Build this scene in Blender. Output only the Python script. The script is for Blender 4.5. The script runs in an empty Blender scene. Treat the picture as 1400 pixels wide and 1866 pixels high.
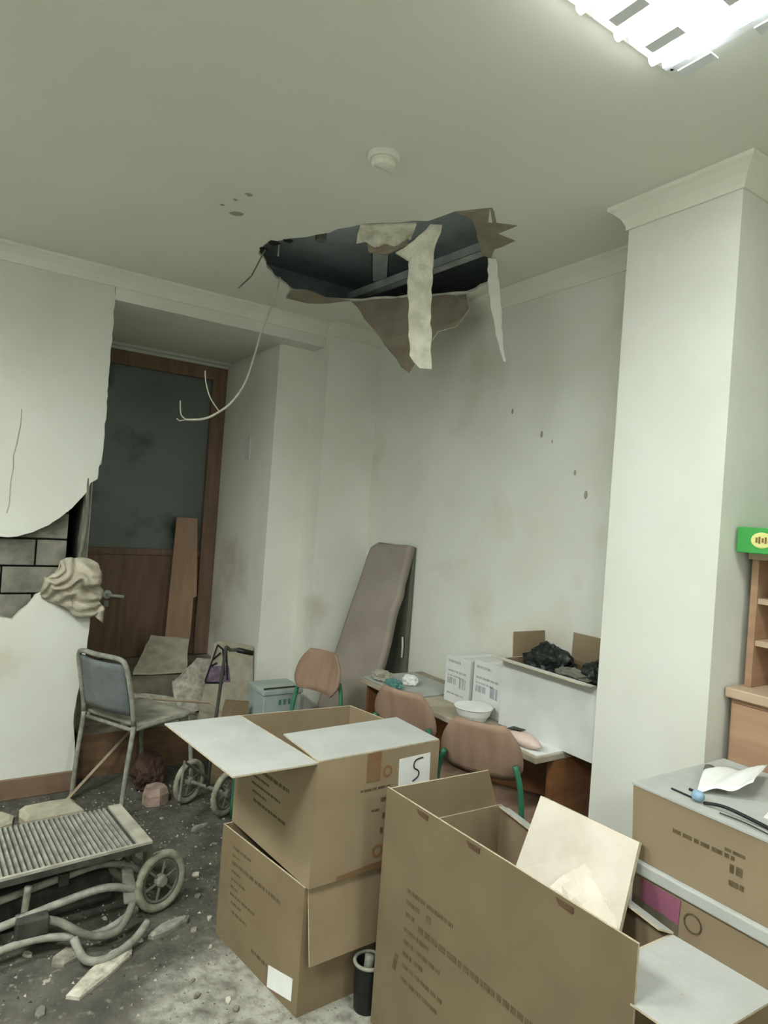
import bpy, bmesh, math, random
from mathutils import Vector, Matrix, noise
from mathutils.geometry import tessellate_polygon

random.seed(7)
scene = bpy.context.scene
C = scene.collection
PI = math.pi

# ------------------------------------------------------------------ camera
CAM_Z = 1.5713
cam_d = bpy.data.cameras.new('camera')
cam_d.sensor_fit = 'HORIZONTAL'
cam_d.sensor_width = 36.0
cam_d.lens = 1214.8 / 1400 * 36.0
cam_d.clip_start = 0.02
cam = bpy.data.objects.new('camera', cam_d)
C.objects.link(cam)
YAW, PITCH, ROLL = 0.5884, 0.0061, 0.0716
fw = Vector((math.sin(YAW) * math.cos(PITCH), math.cos(YAW) * math.cos(PITCH), math.sin(PITCH)))
rt = Vector((math.cos(YAW), -math.sin(YAW), 0))
up = rt.cross(fw)
# the picture leans clockwise: the camera was rolled counter-clockwise
r2 = rt * math.cos(ROLL) + up * math.sin(ROLL)
u2 = -rt * math.sin(ROLL) + up * math.cos(ROLL)
M = Matrix((r2, u2, -fw)).transposed().to_4x4()
M.translation = (0, 0, CAM_Z)
cam.matrix_world = M
scene.camera = cam

# ------------------------------------------------------------------ world, lamps, exposure
w = bpy.data.worlds.new('world')
scene.world = w
w.use_nodes = True
w.node_tree.nodes['Background'].inputs[0].default_value = (0.80, 0.86, 0.78, 1)
w.node_tree.nodes['Background'].inputs[1].default_value = 0.02

ZC = 2.786                      # ceiling height
LIGHT_COL = (0.97, 1.0, 0.955)
LAMP_SPOTS = [(1.19, 0.75), (-0.85, 2.20), (-0.85, 0.75), (-0.85, -1.45), (1.19, -1.45)]  # first is in view; the other four are unseen, added for room brightness
LAMP_W = [4.3, 24.0, 26.0, 15.0, 15.0]
LAMP_SPREAD = math.radians(167)
TUBE_E = 8.5

scene.view_settings.view_transform = 'Standard'
scene.view_settings.look = 'None'
scene.view_settings.gamma = 1
scene.view_settings.use_curve_mapping = False
scene.view_settings.exposure = 1.16

# ------------------------------------------------------------------ helpers
def lin(c):
    out = []
    for v in c[:3]:
        v = v / 255.0
        out.append(v / 12.92 if v <= 0.04045 else ((v + 0.055) / 1.055) ** 2.4)
    return (out[0], out[1], out[2], 1)

MATS = {}
def mat(name, c1, c2=None, scale=6.0, rough=0.7, bump=0.0, bscale=40.0, metal=0.0, emit=0.0,
        detail=4.0, lo=0.35, hi=0.65, spec=0.3, stretch=None, c3=None, c3scale=2.0, c3lo=0.55, c3hi=0.7):
    m = bpy.data.materials.new(name)
    m.use_nodes = True
    nt = m.node_tree
    b = nt.nodes['Principled BSDF']
    b.inputs['Roughness'].default_value = rough
    b.inputs['Metallic'].default_value = metal
    b.inputs['Specular IOR Level'].default_value = spec
    tc = nt.nodes.new('ShaderNodeTexCoord')
    geo = nt.nodes.new('ShaderNodeNewGeometry')
    vec = geo.outputs['Position']
    if stretch:
        mp = nt.nodes.new('ShaderNodeMapping')
        mp.inputs['Scale'].default_value = stretch
        nt.links.new(vec, mp.inputs['Vector'])
        vec = mp.outputs['Vector']
    def rampmix(sc, lo_, hi_, a, bcol):
        n = nt.nodes.new('ShaderNodeTexNoise')
        n.inputs['Scale'].default_value = sc
        n.inputs['Detail'].default_value = detail
        nt.links.new(vec, n.inputs['Vector'])
        r = nt.nodes.new('ShaderNodeMapRange')
        r.inputs['From Min'].default_value = lo_
        r.inputs['From Max'].default_value = hi_
        nt.links.new(n.outputs['Fac'], r.inputs['Value'])
        mx = nt.nodes.new('ShaderNodeMix')
        mx.data_type = 'RGBA'
        nt.links.new(r.outputs['Result'], mx.inputs['Factor'])
        for sock, val in ((mx.inputs[6], a), (mx.inputs[7], bcol)):
            if isinstance(val, tuple):
                sock.default_value = val
            else:
                nt.links.new(val, sock)
        return mx.outputs[2]
    if c2 is None:
        c2 = tuple(v * 0.93 for v in c1)
    col = rampmix(scale, lo, hi, lin(c1), lin(c2))
    if c3 is not None:
        col = rampmix(c3scale, c3lo, c3hi, col, lin(c3))
    nt.links.new(col, b.inputs['Base Color'])
    if bump > 0:
        n = nt.nodes.new('ShaderNodeTexNoise')
        n.inputs['Scale'].default_value = bscale
        n.inputs['Detail'].default_value = 5
        nt.links.new(vec, n.inputs['Vector'])
        bp = nt.nodes.new('ShaderNodeBump')
        bp.inputs['Strength'].default_value = bump
        bp.inputs['Distance'].default_value = 0.01
        nt.links.new(n.outputs['Fac'], bp.inputs['Height'])
        nt.links.new(bp.outputs['Normal'], b.inputs['Normal'])
    if emit > 0:
        b.inputs['Emission Color'].default_value = (1.0, 1.0, 0.975, 1)
        b.inputs['Emission Strength'].default_value = emit
    MATS[name] = m
    return m

mat('wall_paint', (224, 227, 217), (217, 220, 208), 2.5, 0.75, 0.05, 60)
mat('wall_sooty', (234, 236, 226), (224, 224, 212), 1.8, 0.8, 0.08, 60, c3=(190, 180, 160), c3scale=1.3, c3lo=0.58, c3hi=0.75)
mat('wall_smoky', (224, 227, 217), (217, 220, 208), 2.5, 0.75, 0.05, 60, c3=(205, 202, 186), c3scale=1.7, c3lo=0.55, c3hi=0.72)
mat('wall_dusty', (215, 218, 207), (208, 210, 198), 2.5, 0.8, 0.06, 60, c3=(196, 186, 164), c3scale=2.4, c3lo=0.60, c3hi=0.78)
mat('wall_grey', (214, 216, 208), (204, 206, 198), 2.5, 0.75, 0.05, 60)
mat('ceiling_paint', (226, 229, 217), (221, 224, 211), 1.5, 0.85, 0.03, 80)
mat('cornice_paint', (228, 230, 216), (221, 223, 208), 3, 0.7)
mat('paper_brown', (158, 148, 132), (140, 129, 114), 9, 0.9, 0.15, 50)
mat('plaster_white', (226, 225, 208), (196, 194, 176), 18, 0.9, 0.4, 70)
mat('plenum', (206, 220, 228), (184, 198, 206), 5, 0.95)
mat('galvanised', (196, 204, 206), (170, 178, 180), 10, 0.55, 0.0, metal=0.3)
mat('concrete_block', (138, 136, 124), (104, 103, 94), 9, 0.95, 0.5, 60)
mat('mortar', (74, 72, 64), (58, 56, 50), 20, 0.95, 0.3, 90)
mat('void_dark', (34, 34, 30), (26, 26, 23), 6, 0.95)
mat('door_wood', (132, 106, 88), (114, 92, 76), 5, 0.55, stretch=(6, 6, 0.7))
mat('door_glass', (112, 124, 120), (96, 107, 104), 1.2, 0.25, spec=0.5, c3=(54, 60, 56), c3scale=1.6, c3lo=0.56, c3hi=0.66)
mat('chrome', (225, 228, 230), (190, 195, 198), 20, 0.2, metal=0.9)
mat('baseboard_brown', (136, 112, 92), (112, 92, 76), 7, 0.7)
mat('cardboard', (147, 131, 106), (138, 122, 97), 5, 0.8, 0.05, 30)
mat('cardboard_drab', (116, 104, 80), (108, 96, 73), 5, 0.8, 0.05, 30)  # the foreground carton's own darker brown
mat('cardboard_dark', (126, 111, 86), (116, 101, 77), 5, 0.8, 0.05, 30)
mat('cardboard_inner', (148, 132, 106), (138, 121, 95), 5, 0.85, 0.05, 30)
mat('cardboard_edge', (190, 180, 156), (168, 156, 130), 60, 0.9)
mat('dusty_white', (176, 179, 174), (166, 169, 163), 9, 0.9, 0.1, 60, c3=(170, 164, 150), c3scale=40, c3lo=0.70, c3hi=0.76)
mat('print_brown', (82, 72, 52), (98, 86, 64), 60, 0.85, lo=0.4, hi=0.6)
mat('print_orange', (138, 94, 58), (132, 104, 72), 60, 0.85)
mat('tape_brown', (122, 94, 66), (130, 106, 78), 12, 0.45)
mat('staple', (92, 70, 52), (80, 62, 48), 30, 0.5)
mat('paper_white', (230, 232, 228), (220, 222, 218), 12, 0.8)
mat('ink', (36, 38, 48), (30, 32, 40), 12, 0.6)
mat('white_carton', (214, 217, 214), (204, 207, 204), 7, 0.75)
mat('carton_print', (150, 154, 158), (176, 180, 182), 40, 0.8)
mat('black_plastic', (32, 36, 34), (22, 25, 24), 8, 0.4, 0.3, 20)
mat('bag_black', (40, 46, 42), (24, 28, 26), 14, 0.35, 0.6, 25)
mat('bag_red', (84, 62, 54), (64, 50, 44), 9, 0.9, 0.3, 30)
mat('desk_dust', (176, 168, 148), (150, 142, 124), 8, 0.9, 0.2, 60)
mat('desk_wood', (140, 96, 62), (122, 82, 52), 4, 0.45, stretch=(1, 1, 6))
mat('ply', (150, 126, 107), (138, 114, 96), 5, 0.6, stretch=(1, 6, 1))
mat('green_metal', (58, 122, 92), (48, 104, 78), 8, 0.5)
mat('beech', (178, 146, 118), (164, 132, 106), 4, 0.5, stretch=(1, 1, 7))
mat('beech_top', (190, 168, 144), (180, 158, 134), 4, 0.5)
mat('green_card', (70, 168, 82), (60, 152, 72), 7, 0.55)
mat('cream_print', (226, 226, 150), (214, 210, 130), 20, 0.6)
mat('mattress_cover', (162, 153, 142), (148, 139, 128), 4, 0.7, 0.15, 14)
mat('mattress_back', (112, 112, 100), (98, 98, 88), 4, 0.8)
mat('chair_grey', (112, 118, 118), (92, 98, 98), 10, 0.6)
mat('dusty_metal', (150, 151, 138), (118, 119, 108), 25, 0.75, 0.2, 60)
mat('dusty_grey', (124, 125, 112), (96, 97, 86), 22, 0.85, 0.3, 60)
mat('dusty_tyre', (158, 158, 140), (128, 128, 112), 30, 0.9, 0.2, 60)
mat('dusty_dark', (72, 74, 66), (52, 54, 48), 18, 0.9, 0.2, 50)
mat('seat_dusty', (168, 165, 150), (140, 138, 124), 14, 0.85, 0.2, 60)
mat('rubble', (196, 192, 176), (150, 146, 132), 30, 0.95, 0.5, 80)
mat('rubble_pink', (176, 154, 140), (150, 132, 120), 30, 0.95, 0.5, 80)
mat('gravel', (150, 147, 132), (96, 93, 82), 18, 0.95, 0.5, 80)
mat('board_dusty', (186, 180, 160), (160, 154, 136), 12, 0.9, 0.2, 60)
mat('plank_raw', (170, 140, 118), (156, 128, 106), 5, 0.7, stretch=(5, 5, 0.6))
mat('lath', (172, 158, 134), (150, 136, 114), 6, 0.8)
mat('cable_white', (206, 204, 188), (190, 188, 172), 20, 0.6)
mat('lamp_white', (236, 238, 236), (230, 232, 230), 8, 0.5)
mat('louvre', (240, 245, 252), (236, 242, 250), 8, 0.4)
mat('tube_glow', (250, 252, 252), None, 5, 0.5, emit=TUBE_E)
mat('crumple', (188, 182, 164), (166, 158, 140), 14, 0.9, 0.5, 40)
mat('crate_blue', (176, 190, 184), (160, 176, 170), 8, 0.6)
mat('teal', (88, 140, 132), (74, 122, 116), 9, 0.6)
mat('pink_label', (152, 92, 114), (140, 86, 106), 14, 0.6)
mat('label_grey', (112, 104, 86), (96, 90, 74), 14, 0.7)
mat('pinkish', (212, 192, 180), (196, 176, 164), 16, 0.7)
mat('purple_print', (136, 116, 138), (96, 80, 100), 30, 0.8)
mat('blue_plastic', (140, 168, 190), (118, 146, 170), 12, 0.4)
mat('step_wood', (126, 100, 76), (104, 82, 62), 5, 0.75, stretch=(1, 6, 6))
mat('landing_dust', (150, 142, 126), (116, 108, 94), 7, 0.95, 0.3, 50)
mat('foam', (216, 208, 194), (204, 196, 180), 10, 0.9, 0.1, 60)
mat('soot', (150, 146, 128), (170, 166, 146), 14, 0.9)

# the floor: pale dusty tiles with a large patch of dark debris dust
def floor_material():
    m = bpy.data.materials.new('floor_dust')
    m.use_nodes = True
    nt = m.node_tree
    b = nt.nodes['Principled BSDF']
    b.inputs['Roughness'].default_value = 0.85
    geo = nt.nodes.new('ShaderNodeNewGeometry')
    def noise_n(sc, det=6):
        n = nt.nodes.new('ShaderNodeTexNoise')
        n.inputs['Scale'].default_value = sc
        n.inputs['Detail'].default_value = det
        nt.links.new(geo.outputs['Position'], n.inputs['Vector'])
        return n.outputs['Fac']
    def maprange(s, a, c_):
        r = nt.nodes.new('ShaderNodeMapRange')
        r.inputs['From Min'].default_value = a
        r.inputs['From Max'].default_value = c_
        nt.links.new(s, r.inputs['Value'])
        return r.outputs['Result']
    def mix(fac, a, c_):
        mx = nt.nodes.new('ShaderNodeMix')
        mx.data_type = 'RGBA'
        nt.links.new(fac, mx.inputs['Factor'])
        for s, v in ((mx.inputs[6], a), (mx.inputs[7], c_)):
            if isinstance(v, tuple):
                s.default_value = v
            else:
                nt.links.new(v, s)
        return mx.outputs[2]
    pale = mix(maprange(noise_n(22), 0.45, 0.68), lin((156, 155, 143)), lin((112, 110, 99)))
    pale = mix(maprange(noise_n(70, 3), 0.64, 0.70), pale, lin((66, 64, 56)))
    dark = mix(maprange(noise_n(9), 0.35, 0.65), lin((64, 63, 56)), lin((90, 88, 78)))
    dark = mix(maprange(noise_n(34, 5), 0.60, 0.72), dark, lin((124, 121, 108)))
    sep = nt.nodes.new('ShaderNodeSeparateXYZ')
    nt.links.new(geo.outputs['Position'], sep.inputs[0])
    # dirt mask: spilled rubble lies away from the swept strip beside the cartons
    ma = nt.nodes.new('ShaderNodeMath'); ma.operation = 'MULTIPLY_ADD'
    nt.links.new(sep.outputs['X'], ma.inputs[0]); ma.inputs[1].default_value = -0.75
    nt.links.new(sep.outputs['Y'], ma.inputs[2])
    mb_ = nt.nodes.new('ShaderNodeMath'); mb_.operation = 'MULTIPLY_ADD'
    nt.links.new(noise_n(4, 6), mb_.inputs[0]); mb_.inputs[1].default_value = 1.5
    nt.links.new(ma.outputs[0], mb_.inputs[2])
    mask = maprange(mb_.outputs[0], 2.12, 2.42)
    nt.links.new(mix(mask, pale, dark), b.inputs['Base Color'])
    bp = nt.nodes.new('ShaderNodeBump')
    bp.inputs['Strength'].default_value = 0.5
    bp.inputs['Distance'].default_value = 0.015
    nt.links.new(noise_n(40), bp.inputs['Height'])
    nt.links.new(bp.outputs['Normal'], b.inputs['Normal'])
    MATS['floor_dust'] = m
floor_material()

# corrugated/ribbed look is real geometry, see ribbed panel

class MB:
    """collects geometry in world space (or local space) and links it as one mesh object"""
    def __init__(self):
        self.v, self.f, self.m = [], [], []
    def add(self, vs, fs, m=0):
        o = len(self.v)
        self.v += [Vector(p) for p in vs]
        for i, f in enumerate(fs):
            self.f.append([o + k for k in f])
            self.m.append(m[i] if isinstance(m, (list, tuple)) else m)
        return self
    def hexa(self, b4, t4, m=0):
        return self.add(list(b4) + list(t4),
                        [(3, 2, 1, 0), (4, 5, 6, 7), (0, 1, 5, 4), (1, 2, 6, 5), (2, 3, 7, 6), (3, 0, 4, 7)], m)
    def box(self, x0, x1, y0, y1, z0, z1, m=0):
        return self.hexa([(x0, y0, z0), (x1, y0, z0), (x1, y1, z0), (x0, y1, z0)],
                         [(x0, y0, z1), (x1, y0, z1), (x1, y1, z1), (x0, y1, z1)], m)
    def slab(self, pts, off, m=0, medge=None, mback=None):
        """planar polygon extruded by a vector"""
        pts = [Vector(p) for p in pts]
        off = Vector(off)
        n = len(pts)
        fs = [tuple(range(n)), tuple(reversed(range(n, 2 * n)))]
        ms = [m, m if mback is None else mback]
        for i in range(n):
            j = (i + 1) % n
            fs.append((j, i, n + i, n + j))
            ms.append(m if medge is None else medge)
        return self.add(pts + [p + off for p in pts], fs, ms)
    def tube(self, pts, r, n=8, m=0, close=False):
        pts = [Vector(p) for p in pts]
        k = len(pts)
        rings = []
        ref = Vector((0.13, 0.29, 0.95))
        for i, p in enumerate(pts):
            if close:
                d = pts[(i + 1) % k] - pts[i - 1]
            else:
                d = pts[min(i + 1, k - 1)] - pts[max(i - 1, 0)]
            d.normalize()
            a = d.cross(ref)
            if a.length < 0.05:
                a = d.cross(Vector((1, 0, 0)))
            a.normalize()
            b = d.cross(a)
            rr = r[i] if isinstance(r, (list, tuple)) else r
            rings.append([p + (a * math.cos(2 * PI * j / n) + b * math.sin(2 * PI * j / n)) * rr for j in range(n)])
        vs = [q for rg in rings for q in rg]
        fs = []
        for i in range(k if close else k - 1):
            i2 = (i + 1) % k
            for j in range(n):
                j2 = (j + 1) % n
                fs.append((i * n + j, i * n + j2, i2 * n + j2, i2 * n + j))
        if not close:
            fs.append(tuple(reversed(range(n))))
            fs.append(tuple(range((k - 1) * n, k * n)))
        return self.add(vs, fs, m)
    def lathe(self, prof, c, axis=(0, 0, 1), n=24, m=0):
        ax = Vector(axis).normalized()
        a = ax.cross(Vector((0.2, 0.9, 0.31))).normalized()
        b = ax.cross(a)
        c = Vector(c)
        vs, fs = [], []
        for r, h in prof:
            for j in range(n):
                t = 2 * PI * j / n
                vs.append(c + ax * h + (a * math.cos(t) + b * math.sin(t)) * r)
        for i in range(len(prof) - 1):
            for j in range(n):
                j2 = (j + 1) % n
                fs.append((i * n + j, i * n + j2, (i + 1) * n + j2, (i + 1) * n + j))
        fs.append(tuple(reversed(range(n))))
        fs.append(tuple(range((len(prof) - 1) * n, len(prof) * n)))
        return self.add(vs, fs, m)
    def grid(self, fn, nu, nv, m=0):
        vs = [fn(i / nu, j / nv) for i in range(nu + 1) for j in range(nv + 1)]
        fs = [(i * (nv + 1) + j, (i + 1) * (nv + 1) + j, (i + 1) * (nv + 1) + j + 1, i * (nv + 1) + j + 1)
              for i in range(nu) for j in range(nv)]
        return self.add(vs, fs, m)
    def build(self, name, mats, parent=None, local=False, smooth=False, bevel=0, solid=0, fix=True):
        if isinstance(mats, str):
            mats = [mats]
        if local:
            base = Vector((0, 0, 0))
        elif parent is not None:
            base = world_base(parent)
        else:
            xs = [p.x for p in self.v]; ys = [p.y for p in self.v]; zs = [p.z for p in self.v]
            base = Vector(((min(xs) + max(xs)) / 2, (min(ys) + max(ys)) / 2, min(zs)))
        me = bpy.data.meshes.new(name)
        me.from_pydata([p - base for p in self.v], [], self.f)
        for s in mats:
            me.materials.append(MATS[s])
        for p, mi in zip(me.polygons, self.m):
            p.material_index = mi
            p.use_smooth = smooth
        if fix:
            bm = bmesh.new(); bm.from_mesh(me)
            bmesh.ops.recalc_face_normals(bm, faces=bm.faces)
            bm.to_mesh(me); bm.free()
        me.update()
        o = bpy.data.objects.new(name, me)
        C.objects.link(o)
        if parent is not None:
            o.parent = parent
        elif not local:
            o.location = base
        if solid:
            s = o.modifiers.new('solid', 'SOLIDIFY'); s.thickness = solid; s.offset = 0
        if bevel:
            s = o.modifiers.new('bevel', 'BEVEL'); s.width = bevel; s.segments = 2
            s.limit_method = 'ANGLE'; s.angle_limit = math.radians(40)
        return o

def world_base(o):
    b = Vector((0, 0, 0))
    while o is not None:
        b += o.location
        o = o.parent
    return b

def tag(o, label, cat, group=None, kind=None):
    o['label'] = label
    o['category'] = cat
    if group: o['group'] = group
    if kind: o['kind'] = kind
    return o

def struct(o, label=None):
    o['kind'] = 'structure'
    if label: o['label'] = label
    return o

def thing(name, loc, label, cat, group=None, rz=0):
    o = bpy.data.objects.new(name, None)
    o.empty_display_size = 0.05
    C.objects.link(o)
    o.location = loc
    o.rotation_euler = (0, 0, rz)
    return tag(o, label, cat, group)

def copy_tree(o, parent=None):
    c = o.copy(); C.objects.link(c); c.parent = parent
    for ch in list(o.children):
        copy_tree(ch, c)
    return c

def ragged(pts, step, amp, seed, close=False, axes=(1, 1, 1)):
    rnd = random.Random(seed)
    pts = [Vector(p) for p in pts]
    out = []
    n = len(pts)
    for i in range(n if close else n - 1):
        a, b = pts[i], pts[(i + 1) % n]
        k = max(1, int((b - a).length / step))
        for j in range(k):
            p = a.lerp(b, j / k)
            if j > 0:
                p = p + Vector((rnd.uniform(-amp, amp) * axes[0], rnd.uniform(-amp, amp) * axes[1], rnd.uniform(-amp, amp) * axes[2]))
            out.append(p)
    if not close:
        out.append(pts[-1])
    return out

def smooth_path(pts, k=6):
    pts = [Vector(p) for p in pts]
    out = []
    for i in range(len(pts) - 1):
        p0 = pts[max(i - 1, 0)]; p1 = pts[i]; p2 = pts[i + 1]; p3 = pts[min(i + 2, len(pts) - 1)]
        for j in range(k):
            t = j / k
            out.append(0.5 * ((2 * p1) + (p2 - p0) * t + (2 * p0 - 5 * p1 + 4 * p2 - p3) * t * t + (3 * p1 - p0 - 3 * p2 + p3) * t ** 3))
    out.append(pts[-1])
    return out

# ================================================================== the room
XR, XP = 2.396, 2.075          # right wall, pillar face
YW = 3.835                     # left wall face
YC = 3.777                     # chase front in the corner
X0, X1, Y0 = -2.8, 3.6, -3.4   # shell behind the camera
JX = 1.765                     # recess jamb
LX = 0.72                      # right end of the left wall
YD = 4.95                      # door plane
SOF = 2.633                    # soffit of the recess

fl = MB().box(X0 - 0.1, X1 + 0.1, Y0 - 0.1, 5.3, -0.1, 0).build('floor', 'floor_dust')
struct(fl, 'dusty floor, dark with rubble on the left and pale beside the cartons')

# wooden steps up to the door
st = MB().box(LX, JX, 3.955, YD + 0.05, 0.0, 0.235, 0).build('floor_step', ['step_wood'])
struct(st, 'brown wooden step below the door recess')
MB().box(LX, JX, 4.30, YD + 0.05, 0.235, 0.43, 0).build('landing', ['landing_dust'], st)
MB().box(LX + 0.005, JX - 0.005, 3.965, 4.295, 0.2352, 0.24, 0).build('tread_dust', ['landing_dust'], st)
MB().box(LX + 0.005, JX - 0.005, 4.31, 4.9, 0.4302, 0.435, 0).build('landing_dust', ['landing_dust'], st)

# ceiling with the torn hole
HOLE = [(1.197, 3.043), (1.177, 2.87), (1.287, 2.701), (1.398, 2.417), (1.50, 2.31), (1.586, 2.207), (1.612, 2.065),
        (1.696, 1.957), (1.771, 2.048), (1.863, 2.011), (1.866, 2.101), (1.953, 2.109), (1.962, 2.22), (2.029, 2.309),
        (2.15, 2.42), (2.244, 2.541), (2.264, 2.754), (2.07, 3.03), (1.883, 3.317), (1.755, 3.409), (1.545, 3.404), (1.392, 3.286)]
hole3 = ragged([(x, y, ZC) for x, y in HOLE], 0.06, 0.014, 3, True, (1, 1, 0))
outer = [Vector((X0, Y0, ZC)), Vector((X1, Y0, ZC)), Vector((X1, 3.99, ZC)), Vector((X0, 3.99, ZC))]
tris = tessellate_polygon([outer, hole3])
allp = outer + hole3
cm = MB()
n = len(allp)
TH = 0.0125
vs = [tuple(p) for p in allp] + [(p.x, p.y, p.z + TH) for p in allp]
fs = [tuple(t) for t in tris] + [tuple(n + k for k in t) for t in tris]
ms = [0] * len(tris) + [1] * len(tris)
nh = len(hole3)
for i in range(nh):
    j = (i + 1) % nh
    fs.append((4 + i, 4 + j, n + 4 + j, n + 4 + i)); ms.append(2)
for i in range(4):
    j = (i + 1) % 4
    fs.append((i, j, n + j, n + i)); ms.append(1)
cm.add(vs, fs, ms)
ceil = cm.build('ceiling', ['ceiling_paint', 'paper_brown', 'plaster_white'])
struct(ceil, 'cream plasterboard ceiling with a ragged hole')
# void above: concrete slab, with sides added to block light
pl = MB().box(X0, X1, Y0, 3.99, 3.08, 3.2)
pl.box(0.4, 0.45, 1.2, 3.99, ZC + 0.0126, 3.08); pl.box(3.2, 3.25, 1.2, 3.99, ZC + 0.0126, 3.08)
pl.box(0.45, 3.2, 1.2, 1.25, ZC + 0.0126, 3.08); pl.box(0.45, 3.2, 3.9, 3.99, ZC + 0.0126, 3.08)
struct(pl.build('ceiling_slab', 'plenum'), 'dark void and slab above the ceiling hole')

# scorch specks on the ceiling
for k, (x, y, r) in enumerate([(0.905, 2.58, 0.012), (0.955, 2.70, 0.028), (0.93, 2.50, 0.016), (0.88, 2.66, 0.01)]):
    sp = []
    for j in range(9):
        a = 2 * PI * j / 9
        rr = r * random.uniform(0.7, 1.2)
        sp.append((x + math.cos(a) * rr, y + math.sin(a) * rr, ZC - 0.0006))
    MB().slab(sp, (0, 0, 0.0005)).build('soot_spot', 'soot', ceil)

# ---- left wall: torn plasterboard over concrete blocks
wl = MB()
wl.box(X0, 0.585, 3.93, 5.1, 0, ZC)                     # masonry core
wallL = wl.build('wall_left', ['mortar'])
struct(wallL, 'left wall with plasterboard torn open over grey blocks')
PT = 0.03
upper = [(-0.35, ZC), (LX, ZC), (0.716, 1.80), (0.71, 1.75), (0.70, 1.72), (0.699, 1.66), (0.665, 1.635), (0.654, 1.591), (0.61, 1.53),
         (0.556, 1.468), (0.48, 1.40), (0.409, 1.36), (0.34, 1.335), (0.264, 1.332), (0.1, 1.36), (-0.1, 1.45), (-0.35, 1.5)]
up3 = ragged([(x, YW, z) for x, z in upper], 0.03, 0.004, 5, True, (1, 0, 1))
MB().slab(up3, (0, PT, 0), 0, 1, 1).build('plasterboard_sheet', ['wall_dusty', 'plaster_white'], wallL)
lower = [(-0.35, 0.0), (-0.35, 0.95), (0.1, 0.96), (0.24, 0.95), (0.30, 0.925), (0.345, 0.915), (0.375, 0.955), (0.41, 0.985), (0.445, 1.04), (0.49, 1.06),
         (0.55, 1.12), (0.63, 1.08), (0.70, 1.0), (0.712, 0.9), (0.706, 0.75), (0.69, 0.62), (0.675, 0.5), (0.668, 0.35), (0.685, 0.2), (0.70, 0.12), (0.70, 0.0)]
lo3 = ragged([(x, YW - 0.012, z) for x, z in lower], 0.04, 0.004, 6, True, (1, 0, 1))
MB().slab(lo3, (0, PT + 0.01, 0), 0, 1, 1).build('plasterboard_sheet', ['wall_dusty', 'plaster_white'], wallL)
MB().box(X0, -0.35, YW - 0.005, YW + PT, 0, ZC).build('plasterboard_sheet', ['wall_dusty'], wallL)
# recess side of the wall
MB().box(0.645, 0.68, 3.875, YD, 0, ZC).build('return_core', ['concrete_block'], wallL)
MB().box(0.6805, LX, 3.866, YD, 1.74, SOF).build('return_panel', ['wall_grey'], wallL)
MB().box(0.6805, LX - 0.01, 4.02, YD, 0, 1.74).build('return_panel', ['wall_grey'], wallL)
MB().box(0.585, 0.645, 4.3, 4.4, 0, ZC).build('cavity_back', ['void_dark'], wallL)
# concrete blocks, each its own
bh, bw = 0.143, 0.30
for r in range(5):
    z0 = 0.895 + r * bh
    xs = 0.585 - (0.0 if r % 2 else 0.15)
    x = xs
    first = True
    while x > -0.3:
        x_hi = 0.585 if first else x
        x_lo = x - bw
        if first and r % 2 == 0:
            x_lo = x
            x_lo, x_hi = xs, 0.585
            nx = xs
        elif first:
            nx = x_lo
        else:
            nx = x_lo
        d = random.uniform(-0.006, 0.006)
        MB().box(x_lo + 0.005, x_hi - 0.004, 3.885 + d, 3.935, z0 + 0.005, z0 + bh - 0.005).build('block', 'concrete_block', wallL, bevel=0.004)
        x = nx
        first = False
# crack down the sheet near the left edge of the frame
ck = []
rnd = random.Random(12)
for (x, z) in [(0.318, 1.98), (0.318, 1.90), (0.312, 1.85), (0.310, 1.80), (0.300, 1.74), (0.302, 1.68), (0.296, 1.62), (0.292, 1.56), (0.294, 1.50), (0.286, 1.45)]:
    ck.append((x + rnd.uniform(-0.003, 0.003), z))
cv = MB()
for (a, b) in zip(ck[:-1], ck[1:]):
    t = 0.0025
    cv.hexa([(a[0] - t, YW - 0.0008, a[1]), (a[0] + t, YW - 0.0008, a[1]), (a[0] + t, YW + 0.004, a[1]), (a[0] - t, YW + 0.004, a[1])],
            [(b[0] - t, YW - 0.0008, b[1]), (b[0] + t, YW - 0.0008, b[1]), (b[0] + t, YW + 0.004, b[1]), (b[0] - t, YW + 0.004, b[1])])
cv.build('crack', 'soot', wallL)

struct(MB().box(X0, 0.70, YW - 0.03, YW - 0.013, 0, 0.105).build('baseboard_left', 'baseboard_brown', bevel=0.004), 'brown skirting board at the foot of the torn wall')

# beam over the recess + recess ceiling
struct(MB().box(LX, 2.01, YW, YD + 0.15, SOF, ZC).build('wall_lintel', 'wall_paint'), 'cream lintel and soffit over the door recess')
# back wall: jamb, shallow bay, chase in the corner
wb = MB().box(JX, 2.012, 3.99, 5.1, 0, SOF)
wb.box(2.012, XR + 0.3, YC, 5.1, 0, ZC)
struct(wb.build('wall_back', 'wall_sooty'), 'stained cream back wall with a boxed chase in the corner')
struct(MB().box(LX - 0.1, JX + 0.1, YD + 0.05, YD + 0.2, 0, SOF).build('wall_recess', 'wall_grey'), 'wall behind the brown door')
struct(MB().box(XR, XR + 0.3, 1.59, YC, 0, ZC).build('wall_right', 'wall_smoky'), 'cream right wall below the ceiling hole')
struct(MB().box(XP, XR + 0.3, 1.174, 1.60, 0, ZC).build('wall_pillar', 'wall_paint'), 'wide bright pillar standing out from the right wall')
struct(MB().box(XR + 0.3, X1, 1.174, 1.4, 0, ZC).build('wall_alcove', 'wall_paint'), 'wall beside the pillar behind the bookcase')
struct(MB().box(X1, X1 + 0.1, Y0, 1.4, 0, ZC).build('wall_side', 'wall_paint'), 'far right side wall')
struct(MB().box(X0 - 0.1, X0, Y0, 5.1, 0, ZC).build('wall_far_left', 'wall_paint'), 'far left side wall')
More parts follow.
